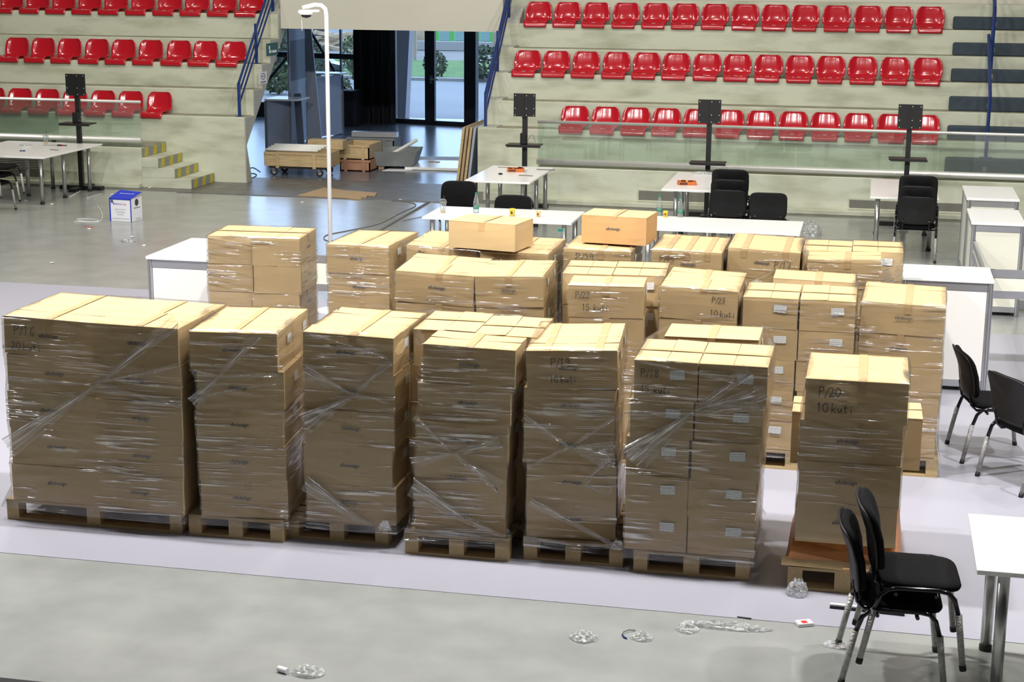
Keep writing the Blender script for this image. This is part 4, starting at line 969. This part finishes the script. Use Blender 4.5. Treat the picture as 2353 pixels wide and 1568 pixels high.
o = MB().prism([(0, 0), (.31, 0), (.09, 2.75), (0, 2.75)], 0, .04, 'y').build('slanted_panel', 'panel_blue', None, (sx_, 31.7, 0)); tag(o, 'tall blue-grey tapering panel leaning in the middle of the booth', 'panel')
sx_ = atY(700, 335, 31.2).x
o = MB().box(-.07, .07, -.02, .02, 0, 1.05).build('narrow_board', 'panel_bluedark', None, (sx_, 31.0, 0), (R(-6), R(-5), 0)); tag(o, 'narrow dark board leaning against the tapering panel', 'board')
# ------------------------------------------------------------------ glazed lobby front (plane tilted a little)
GR = math.atan(-.2); G0 = Vector((-10, 36.2, 0))
gu = Vector((math.cos(GR), math.sin(GR), 0)); gn = Vector((-gu.y, gu.x, 0))
def onfront(px, py):
    d = ray(px, py); t = (G0-CO).dot(gn)/d.dot(gn); p = CO+d*t; return (p-G0).dot(gu), p.z
def fbox(mb, u0, u1, z0, z1, t=.06, off=0): return mb.box(u0, u1, off-t, off+t, z0, z1)
def fobj(name, mb, m, parent=None): return mb.build(name, m, parent, G0 if not parent else (0, 0, 0), (0, 0, GR) if not parent else (0, 0, 0))
u = lambda x, y=200: onfront(x, y)[0]
zt = 3.88
dr = tag(fobj('door_1', fbox(fbox(MB(), u(903), u(910), 0, zt), u(842), u(904), 0, zt), 'door_black'), kind='structure')
for nm, a_, b_, c_, d_ in (('leaf_left', 910, 985, 983, 272), ('leaf_right', 993, 1072, 1071, 278)):
    ul, ur = u(a_), u(b_); zb_ = onfront(a_, 272 if nm == 'leaf_left' else 277)[1]
    lf = MB(); fbox(lf, ul, ur, 0, zb_, .04)
    if nm == 'leaf_left': fbox(lf, u(978), u(990), 0, zt, .04)
    else: fbox(lf, u(989), u(1000), 0, zt, .04); fbox(lf, u(1068), u(1080), 0, zt, .04)
    fbox(lf, ul, ur, zt-.2, zt, .04)
    l_ = lf.build('door_leaf', 'door_black', dr)
    MB().box(u(912) if nm == 'leaf_left' else u(1000), u(978) if nm == 'leaf_left' else u(1068), -.005, .005, zb_, zt-.2).build('pane', 'window_glass', l_)
MB().tube([(u(994), -.1, 1.02), (u(1012), -.1, 1.02)], .014, 8).build('door_handle', 'steel', dr)
MB().box(u(990), u(996), -.06, -.04, .92, 1.1).build('lock_plate', 'alu_dark', dr)
fr = MB(); fbox(fr, u(1080), u(1096), 0, zt, .08); fbox(fr, u(1096), u(1096)+6, 0, .12, .06); fbox(fr, u(1096)+1.2, u(1096)+1.3, 0, zt)
w1 = tag(fobj('window_1', fr, 'door_black'), kind='structure')
MB().box(u(1096), u(1096)+6, -.005, .005, .12, zt).build('pane', 'window_glass', w1)
zsill = onfront(820, 244)[1]; zmid = onfront(800, 130)[1]
fr = MB(); fbox(fr, u(560)-3, u(842), 0, zsill, .1); fbox(fr, u(560)-3, u(842), zmid-.06, zmid+.06, .05)
w2 = tag(fobj('window_2', fr, 'door_black'), kind='structure')
MB().box(u(560)-3, u(842), -.005, .005, zsill, zt).build('pane', 'window_glass', w2)
MB().box(u(783), u(787), -.03, .03, zsill, zt).build('mullion', 'alu_dark', w2)
for (xa, ya, xb, yb) in ((718, 62, 827, 244), (600, 215, 720, 70)):
    ua, za = onfront(xa, ya); ub, zb_ = onfront(xb, yb)
    MB().tube([(ua, -.2, za), (ub, -.2, zb_)], .035, 8).build('brace', 'door_black', w2)
# black curtain beside the doors
def fc(uu, v):
    U = u(842)-.05+(u(911)-u(842)+.26)*uu; return (U, -.5+.06*math.sin(uu*26)+.12*math.sin(uu*3.1), .004+3.8*v)
cu = MB().grid(fc, 60, 3); o = fobj('curtain', cu, 'curtain_black'); tag(o, 'heavy black curtain hanging beside the glass doors', 'curtain')
g = thing('speaker_cabinet', 'black box standing at the foot of the curtain', 'cabinet', G0+gu*(u(838))+gn*(-.95), GR); MB().box(-.2, .35, -.2, .2, 0, onfront(838, 195)[1]-.05, .02).build('cabinet_body', 'curtain_black', g)
structure('wall_lobby_left', MB().box(-30.2, -30, 27, 42, 0, 4), 'wall_dark'); structure('wall_lobby_right', MB().box(-5.2, -5, 28.7, 35, 0, 4), 'wall_dark')

# ------------------------------------------------------------------ outside
def gnd(name, y0, y1, m, z=-.02): return structure(name, MB().box(-70, 30, y0, y1, z-.1, z), m)
yK = at(1000, 184).y; yG = at(1000, 140).y; yF = at(1000, 88).y
gnd('ground_plaza', 35.0, yK, 'plaza', -.03)
gnd('ground_kerb', yK, yK+.4, 'kerb', .06)
gnd('ground_lawn', yK+.4, yG, 'grass', .03)
gnd('ground_gravel', yG, 150, 'gravel', -.02)
gnd('ground_turf', yF-2, yF+14, 'turf_teal', .0)
def shrub(label, px, py, w, h, m='leaf', trunk=0, n=420):
    p = at(px, py); rnd = random.Random(int(px)); mb = MB()
    g = thing('shrub', label, 'shrub', p)
    for i in range(n):
        v = Vector((rnd.gauss(0, 1), rnd.gauss(0, 1), rnd.gauss(0, 1))).normalized()*rnd.uniform(.45, 1)**.5
        c = Vector((v.x*w/2, v.y*w/2, trunk+h/2+v.z*h/2)); s = w*.07
        a = Vector((rnd.uniform(-1, 1), rnd.uniform(-1, 1), rnd.uniform(-1, 1))).normalized()*s; b = a.orthogonal().normalized()*s*.7
        mb.add([c-a, c+b, c+a, c-b], [(0, 1, 2, 3)])
    tag(mb.build('foliage', m, g), kind='stuff')
    tr = MB().tube([(0, 0, 0), (0, 0, trunk+h*.5)], .04, 6)
    for k in range(4): tr.tube([(0, 0, trunk+h*.15), (w*.25*math.cos(k*1.6), w*.25*math.sin(k*1.6), trunk+h*.6)], .02, 5)
    tr.build('stems', 'bark', g); return g
shrub('dark shrub on the lawn seen at the door gap', 1000, 180, .75, .85)
shrub('dark shrub outside, at the right of the doors', 1112, 186, 1.1, 1.1)
shrub('round olive bush on the lawn left of the curtain', 814, 176, .85, 1.15, 'leaf_bright', .15)
shrub('dark bush outside, low beside the curtain', 834, 190, .9, 1.0)
shrub('tall grey-green shrub outside, behind the left end of the booth', 632, 205, 1.3, 1.9, 'leaf', .1, 600)
shrub('small leafy bush outside, below the booth shelf at left', 640, 215, 1.0, .7, 'leaf_bright')
shrub('green bush outside, between booth and white pole', 720, 182, .9, 1.2)
shrub('small green bush outside, beside the window brace', 786, 240, .6, .7, 'leaf_bright')
for i, (px, py, h_) in enumerate(((953, 140, 3.2), (1134, 150, 2.5))):
    p = at(px, py); g = thing('young_tree', 'thin bare trunk of a young tree beyond the '+('left' if i == 0 else 'right')+' door', 'tree', p); MB().tube([(0, 0, 0), (.05, 0, h_)], .06, 6).build('trunk', 'bark', g)
cx0, cx1, cx2 = atY(909, 250, 37.4).x, atY(931, 262, 37.4).x, atY(946, 80, 37.4).x
g = thing('column', 'pale blue tapering column just outside the left door leaf', 'column', (cx0, 37.4, -.03))
MB().prism([(0, 0), (cx1-cx0, 0), (cx2-cx0+.06, 4), (0, 4)], 0, .35, 'y').build('shaft', 'column_blue', g)
for i, x in enumerate((970, 1004, 1039, 1098, 1131)):
    p = at(x, 104); g = thing('fence_post', f'bright green frame post beyond the doors, {ORD[i]} from the left', 'post', p, 0, 'green posts outside'); MB().box(-.1, .1, -.08, .08, 0, 3.2).build('post', 'frame_green', g)
    MB().box(-.15, .15, -.12, .12, 0, .1).build('foot', 'kerb', g)
g = thing('low_wall', 'low concrete edge running outside beyond the green posts', 'wall', at(1070, 116)); MB().box(-5, 9, -.2, .2, 0, .35).build('kerb_block', 'kerb', g)
for i, (px, py) in enumerate(((938, 128), (947, 121), (968, 112))):
    p = at(px, py); tag(MB().box(-.16, .16, -.16, .16, 0, .9).build('timber_stump', 'timber', None, p), f'pale timber stump beyond the left door, {ORD[i]} from the left', 'stump')
p0 = at(780, 112); rnd = random.Random(4)
for i in range(14):
    o = MB().box(-.9, .9, -.09, .09, 0, .12).build('timber_plank', 'timber', None, (p0.x+rnd.uniform(-1.2, 1.6), p0.y+rnd.uniform(-1.5, 1.5), .05+.1*(i % 6)), (rnd.uniform(-.15, .15), rnd.uniform(-.3, .3), rnd.uniform(-1, 1)))
    tag(o, 'rough timber plank in the heap outside the window, '+('lowest layer', 'second layer', 'third layer', 'fourth layer', 'fifth layer', 'top layer')[i % 6]+('', ', left', ', right')[i//6], 'plank', 'timber heap outside')
p = at(806, 92); g = thing('parked_car', 'white car parked far outside beyond the timber heap', 'car', p, R(8))
MB().prism([(-2, .3), (2, .3), (2, .8), (1.2, .95), (.6, 1.4), (-1.2, 1.4), (-1.9, .9)], -.8, .8, 'y').build('body', 'car_white', g)
MB().prism([(1.05, .97), (.55, 1.34), (-1.1, 1.34), (-1.6, .95)], -.82, .82, 'y').build('windows', 'car_glass', g)
for x in (-1.3, 1.3):
    for y in (-.75, .75): MB().lathe([(.32, -.1), (.32, .1)], 14).build('wheel', 'rubber', g, (x, y, .32), (PI/2, 0, 0))
p = at(735, 165); g = thing('parked_car', 'dark car half hidden behind the white pole outside', 'car', p, R(4)); g.scale = (.5, .6, .5)
MB().prism([(-1.6, .2), (1.6, .2), (1.6, .5), (.9, .65), (.5, .95), (-1.0, .95), (-1.5, .6)], -.7, .7, 'y').build('body', 'car_glass', g)
MB().prism([(.8, .66), (.45, .9), (-.9, .9), (-1.25, .65)], -.72, .72, 'y').build('windows', 'car_glass', g)
for x in (-1, 1):
    for y in (-.65, .65): MB().lathe([(.22, -.1), (.22, .1)], 14).build('wheel', 'rubber', g, (x, y, .22), (PI/2, 0, 0))
# ------------------------------------------------------------------ table-top clutter
def bottle(px, py, z, label):
    g = thing('water_bottle', label, 'bottle', at(px, py, z))
    MB().lathe([(.03, 0), (.034, .01), (.034, .09), (.032, .12), (.024, .16), (.013, .205), (.012, .222)], 16).build('body', 'bottle_clear', g, smooth=True)
    MB().lathe([(.0345, .045), (.0345, .085)], 16).build('wrapper', 'bottle_label', g, smooth=True)
    MB().lathe([(.0145, .215), (.0145, .236)], 12).build('cap', 'bottle_cap', g)
bottle(1094, 489, .74, 'clear water bottle with a green cap on the table with cups')
bottle(1515, 495, .74, 'clear water bottle with green label, left of the yellow cup')
bottle(1563, 499, .74, 'clear water bottle with green label, right of the yellow cup')
for i, (px, py) in enumerate(((1284, 566), (1290, 570))):
    bottle(px, 582, .86, ('clear bottle with teal cap peeking above the boxes, left', 'clear bottle with teal cap peeking above the boxes, right')[i])
tag(MB().box(-.2, .2, -.12, .12, .003, .86).build('white_plinth', 'panel_white', None, at(1287, 563, .86)*1-Vector((0, 0, .86))), 'white plinth under the two peeking bottles', 'plinth')
def cup(px, py, m, label, s=1.0):
    g = thing('paper_cup', label, 'cup', at(px, py, .74)); n = 18
    MB().lathe([(.026*s, 0), (.036*s, .085*s), (.038*s, .088*s), (.034*s, .086*s), (.025*s, .006)], n).build('cup_body', m, g, smooth=True)
    MB().box(-.011*s, .011*s, -.0365*s, -.0325*s, .03*s, .06*s).build('printed_mark', 'candy_brown', g)
cup(1177, 497, 'cup_yellow', 'yellow paper cup on the long table behind the left loose box')
cup(1237, 499, 'cup_peach', 'small peach paper cup right of the yellow one', .8)
cup(1529, 499, 'cup_yellow', 'yellow paper cup between two bottles on the far right table', .8)
def clear_cup(px, py, z, label, straw='ink'):
    g = thing('plastic_cup', label, 'cup', at(px, py, z))
    MB().lathe([(.028, 0), (.042, .12), (.046, .125)], 16).build('cup_body', 'bottle_clear', g, smooth=True)
    MB().lathe([(.046, .125), (.04, .15), (.02, .162)], 16).build('dome_lid', 'bottle_clear', g, smooth=True)
    MB().lathe([(.027, .003), (.03, .025)], 14).build('drink_dregs', 'cup_peach', g)
    MB().tube([(0, 0, .01), (.012, 0, .2)], .004, 6).build('straw', straw, g)
clear_cup(1018, 489, .74, 'clear dome-lidded plastic cup on the table with cups')
clear_cup(106, 331, .74, 'clear plastic cup with a dark straw on the left table')
def candy(px, py, label):
    g = thing('snack_box', label, 'box', at(px, py, .74), R(12))
    MB().box(-.12, .12, -.09, -.084, 0, .045).box(-.12, .12, .084, .09, 0, .045).box(-.12, -.114, -.09, .09, 0, .045).box(.114, .12, -.09, .09, 0, .045).box(-.12, .12, -.09, .09, 0, .006).build('tray', 'candy_orange', g)
    MB().box(-.10, .0, -.092, -.09, .008, .036).build('printed_band', 'candy_brown', g)
    r = random.Random(px)
    for k in range(6): MB().box(-.03, .03, -.012, .012, 0, .02).build('snack_bar', r.choice(('candy_cream', 'candy_brown', 'candy_orange')), g, (r.uniform(-.07, .07), r.uniform(-.05, .05), .02+.004*k), (0, 0, r.uniform(0, 3)))
candy(1185, 394, 'open orange snack box on the six-legged table right of the passage'); candy(1578, 424, 'open orange snack box on the table behind the stacked chairs')
def small(name, mb, m, px, py, z, label, cat, rz=0): return tag(mb.build(name, m, None, at(px, py, z), (0, 0, rz)), label, cat)
small('metal_strip', MB().box(-.10, .10, -.02, .02, 0, .006), 'vent_grey', 1208, 404, .741, 'grey metal strip on the front of the six-legged table', 'strip', R(-12))
small('metal_strip', MB().box(-.13, .13, -.015, .015, 0, .01), 'alu_dark', 1254, 391, .741, 'dark metal strip overhanging the right edge of the six-legged table', 'strip')
small('metal_strip', MB().box(-.12, .12, -.012, .012, 0, .006), 'vent_grey', 1163, 385, .741, 'thin grey strip at the back of the six-legged table', 'strip')
small('black_clip', MB().lathe([(.02, 0), (.035, .008), (.02, .02)], 10), 'black_plastic', 1150, 401, .741, 'small black clip on the six-legged table', 'clip')
small('paper_scrap', MB().box(-.12, .12, -.05, .05, 0, .002), 'paper', 1195, 387, .741, 'white paper scrap beside the orange snack box', 'paper', .1)
small('metal_strip', MB().box(-.08, .08, -.02, .02, 0, .006), 'vent_grey', 125, 345, .741, 'grey strip on the left table', 'strip', R(-20))
g = thing('screwdriver', 'dark screwdriver with a red band on the left table', 'tool', at(140, 334, .752), R(0)); MB().tube([(-.06, 0, 0), (.02, 0, 0)], .012, 8).build('handle', 'black_plastic', g); MB().tube([(.02, 0, 0), (.035, 0, 0)], .0125, 8).build('band', 'red_ink', g); MB().tube([(.035, 0, 0), (.1, 0, 0)], .008, 6).build('shaft', 'black_metal', g); MB().tube([(-.06, 0, 0), (-.3, 0, -.005)], .004, 6).build('lead', 'cable_grey', g)
small('cable_coil', MB().tube([(.04*math.cos(t*.5), .03*math.sin(t*.5), .006+.002*(t % 4)) for t in range(40)], .005, 5), 'rail_blue', 52, 348, .741, 'small dark blue cable coil on the left table', 'cable')
small('black_block', MB().box(-.03, .03, -.02, .02, 0, .025), 'black_plastic', 124, 326, .741, 'small black block at the back of the left table', 'block')
def crumple(name, px, py, z, w, d, h, label, seed, m='film_crumple', cat='wrapping', rz=0, cone=False):
    rnd = random.Random(seed)
    def fn(uu, v):
        a = uu*2*PI; ph = v*PI*.5
        rr = math.cos(ph)*.9+.1; n1 = noise.noise((math.cos(a)*2.3+seed, math.sin(a)*2.3, v*5))*.38+noise.noise((math.cos(a)*6+seed, math.sin(a)*6, v*11))*.2
        return (math.cos(a)*w/2*(rr+.5*n1*(1-v*.6)), math.sin(a)*d/2*(rr+.5*n1*(1-v*.6)), max(.002, math.sin(ph)*h*(1+n1)))
    o = MB().grid(fn, 40, 14, True).build(name, m, None, at(px, py, z), (0, 0, rz)); return tag(o, label, cat)
for fo_, px_, py_, zz_ in ((f4, 1160, 1232, .15), (f5, 1418, 1262, .13), (f3, 884, 1218, .15)):
    k_ = crumple('film_knot', px_, py_, zz_, .075, .05, .05, 'bunched white end of the film', int(px_)); k_.parent = fo_; del k_['category']
crumple('film_bundle', 530, 412, 0, .36, .36, .2, 'ball of clear crumpled film at the foot of the left grandstand', 3)
crumple('film_bundle', 1862, 540, 0, .3, .3, .17, 'ball of clear crumpled film on the grey floor behind the back row', 5)
crumple('film_bundle', 1832, 1368, 0, .13, .12, .085, 'clear crumpled plastic lump beside the P/20 pallet', 8)
crumple('film_scrap', 1342, 1468, 0, .15, .14, .035, 'crumpled clear plastic scrap on the floor, left of the blue wire', 11)
crumple('film_scrap', 1475, 1468, 0, .12, .1, .03, 'crumpled clear plastic scrap right of the blue wire', 14)
crumple('film_scrap', 1668, 1443, 0, .50, .09, .03, 'long twisted strip of clear plastic on the floor', 17, rz=R(1))
crumple('film_scrap', 1580, 1448, 0, .12, .13, .025, 'wide clear end of the long plastic strip', 23)
crumple('film_scrap', 1925, 1485, 0, .16, .1, .02, 'clear plastic scrap just left of the front chair legs', 19)
crumple('film_scrap', 708, 1548, 0, .17, .13, .035, 'crumpled white plastic bag at the bottom edge of the floor', 29)
crumple('film_scrap', 295, 555, 0, .2, .15, .03, 'clear plastic scrap on the grey floor below the blue carton', 31)
crumple('film_scrap', 1615, 400, .74, .3, .16, .03, 'crumpled clear wrapping on the table behind the stacked chairs', 37)
crumple('film_scrap', 60, 336, .74, .22, .14, .04, 'white crumpled wrapping on the left table', 41)
small('paper_tube', MB().lathe([(.016, -.03), (.016, .03)], 12), 'paper', 650, 1540, .016, 'short white tube beside the bottom-edge plastic bag', 'tube').rotation_euler = (PI/2, 0, 1.2)
g = thing('cigarette_packet', 'crushed white cigarette packet on the floor left of the front chairs', 'packet', at(1848, 1437), R(25)); MB().box(-.045, .045, -.03, .03, 0, .022, .003).build('packet_body', 'paper', g); MB().box(-.02, .012, -.025, .01, .022, .0235).build('red_print', 'red_ink', g)
o = MB().tube([at(1460, 1449, .005), at(1445, 1448, .012), at(1432, 1453, .01), at(1430, 1459, .006)], .003, 6).build('loose_wire', 'cable_grey'); tag(o, 'short dark wire bit beside the clear scrap on the floor', 'wire')
MB().tube([at(1430, 1459, .006), at(1434, 1465, .006), at(1440, 1468, .005)], .005, 6).build('blue_tip', 'rail_blue', o)
g = thing('aluminium_profile', 'white and black aluminium profile lying behind the front chairs', 'profile', at(1907, 1398), R(-3)); MB().box(0, .42, -.012, .012, .003, .03).build('profile_body', 'white_paint', g); MB().box(0, .42, -.016, -.012, .0, .02).build('black_edge', 'black_plastic', g)
small('rubber_strip', MB().box(-.04, .04, -.006, .006, 0, .004), 'rubber', 1710, 1421, .003, 'thin black strip beside the long plastic scrap', 'strip', -.1)
# cables on the floor
def cable(label, pts, m, r=.006, z=.006):
    P = [at(x, y, z) for x, y in pts]; Q = []
    for i in range(len(P)-1):
        p0 = P[max(i-1, 0)]; p1 = P[i]; p2 = P[i+1]; p3 = P[min(i+2, len(P)-1)]
        for k in range(6):
            t = k/6; Q.append(.5*((2*p1)+(-p0+p2)*t+(2*p0-5*p1+4*p2-p3)*t*t+(-p0+3*p1-3*p2+p3)*t**3))
    Q.append(P[-1]); o = MB().tube(Q, r, 6).build('floor_cable', m, smooth=True); return tag(o, label, 'cable')
cable('grey cable looping over the bluish floor behind the white pole', [(765, 556), (745, 550), (752, 540), (800, 530), (870, 515), (920, 490), (955, 473), (940, 465), (900, 462)], 'cable_grey')
cable('white cable coil on the grey floor left of the blue carton', [(222, 470), (234, 490), (234, 505), (220, 510), (185, 508), (178, 504), (200, 503), (225, 506), (215, 510), (170, 509)], 'cable_white')
cable('white cables tangled around the left monitor stand foot', [(150, 425), (172, 435), (175, 445), (160, 452), (185, 438), (190, 425), (186, 370)], 'cable_white')
cable('thin white stick-like cable end beside the left table', [(200, 455), (236, 445)], 'cable_white')
cable('dark cable loops beside the dolly wheels', [(598, 395), (580, 385), (562, 395), (560, 408), (575, 410), (590, 402), (575, 398), (565, 408)], 'cable_grey')
cable('pale cable running beside the floor seam at the long table', [(925, 508), (960, 500), (985, 496)], 'cable_grey', .004)
rnd = random.Random(12)
LIT = ['left of the steps, below the grandstand', 'right of the monitor stand foot', 'just above the blue carton', 'in front of the left table', 'under the left table legs', 'under the middle of the left table', 'below the white cable coil', 'above the small white counter', 'in the middle before the passage', 'below the blue carton', 'far left, above the lilac covering', 'beside the far right vent', 'near the cardboard sheet', 'at the kerb left of the striped steps']
for i, (px, py) in enumerate(((235, 423), (345, 432), (258, 448), (120, 470), (60, 462), (110, 443), (205, 527), (330, 565), (695, 466), (305, 545), (120, 605), (1500, 500), (920, 460), (350, 425))):
    o = MB().add([(-.03, -.02, .003), (.03, -.015, .006), (.035, .02, .003), (-.02, .025, .012), (0, 0, .016)], [(0, 1, 4), (1, 2, 4), (2, 3, 4), (3, 0, 4)]).build('litter_scrap', 'paper', None, at(px, py), (0, 0, rnd.uniform(0, 6)))
    tag(o, 'tiny white paper scrap on the grey floor '+LIT[i], 'litter', 'floor litter')
o = MB().box(-.07, .07, -.01, .01, 0, .004).build('red_strip', 'pin_red', None, at(205, 522), (0, 0, .1)); tag(o, 'thin red strip on the grey floor below the white cable coil', 'strip')
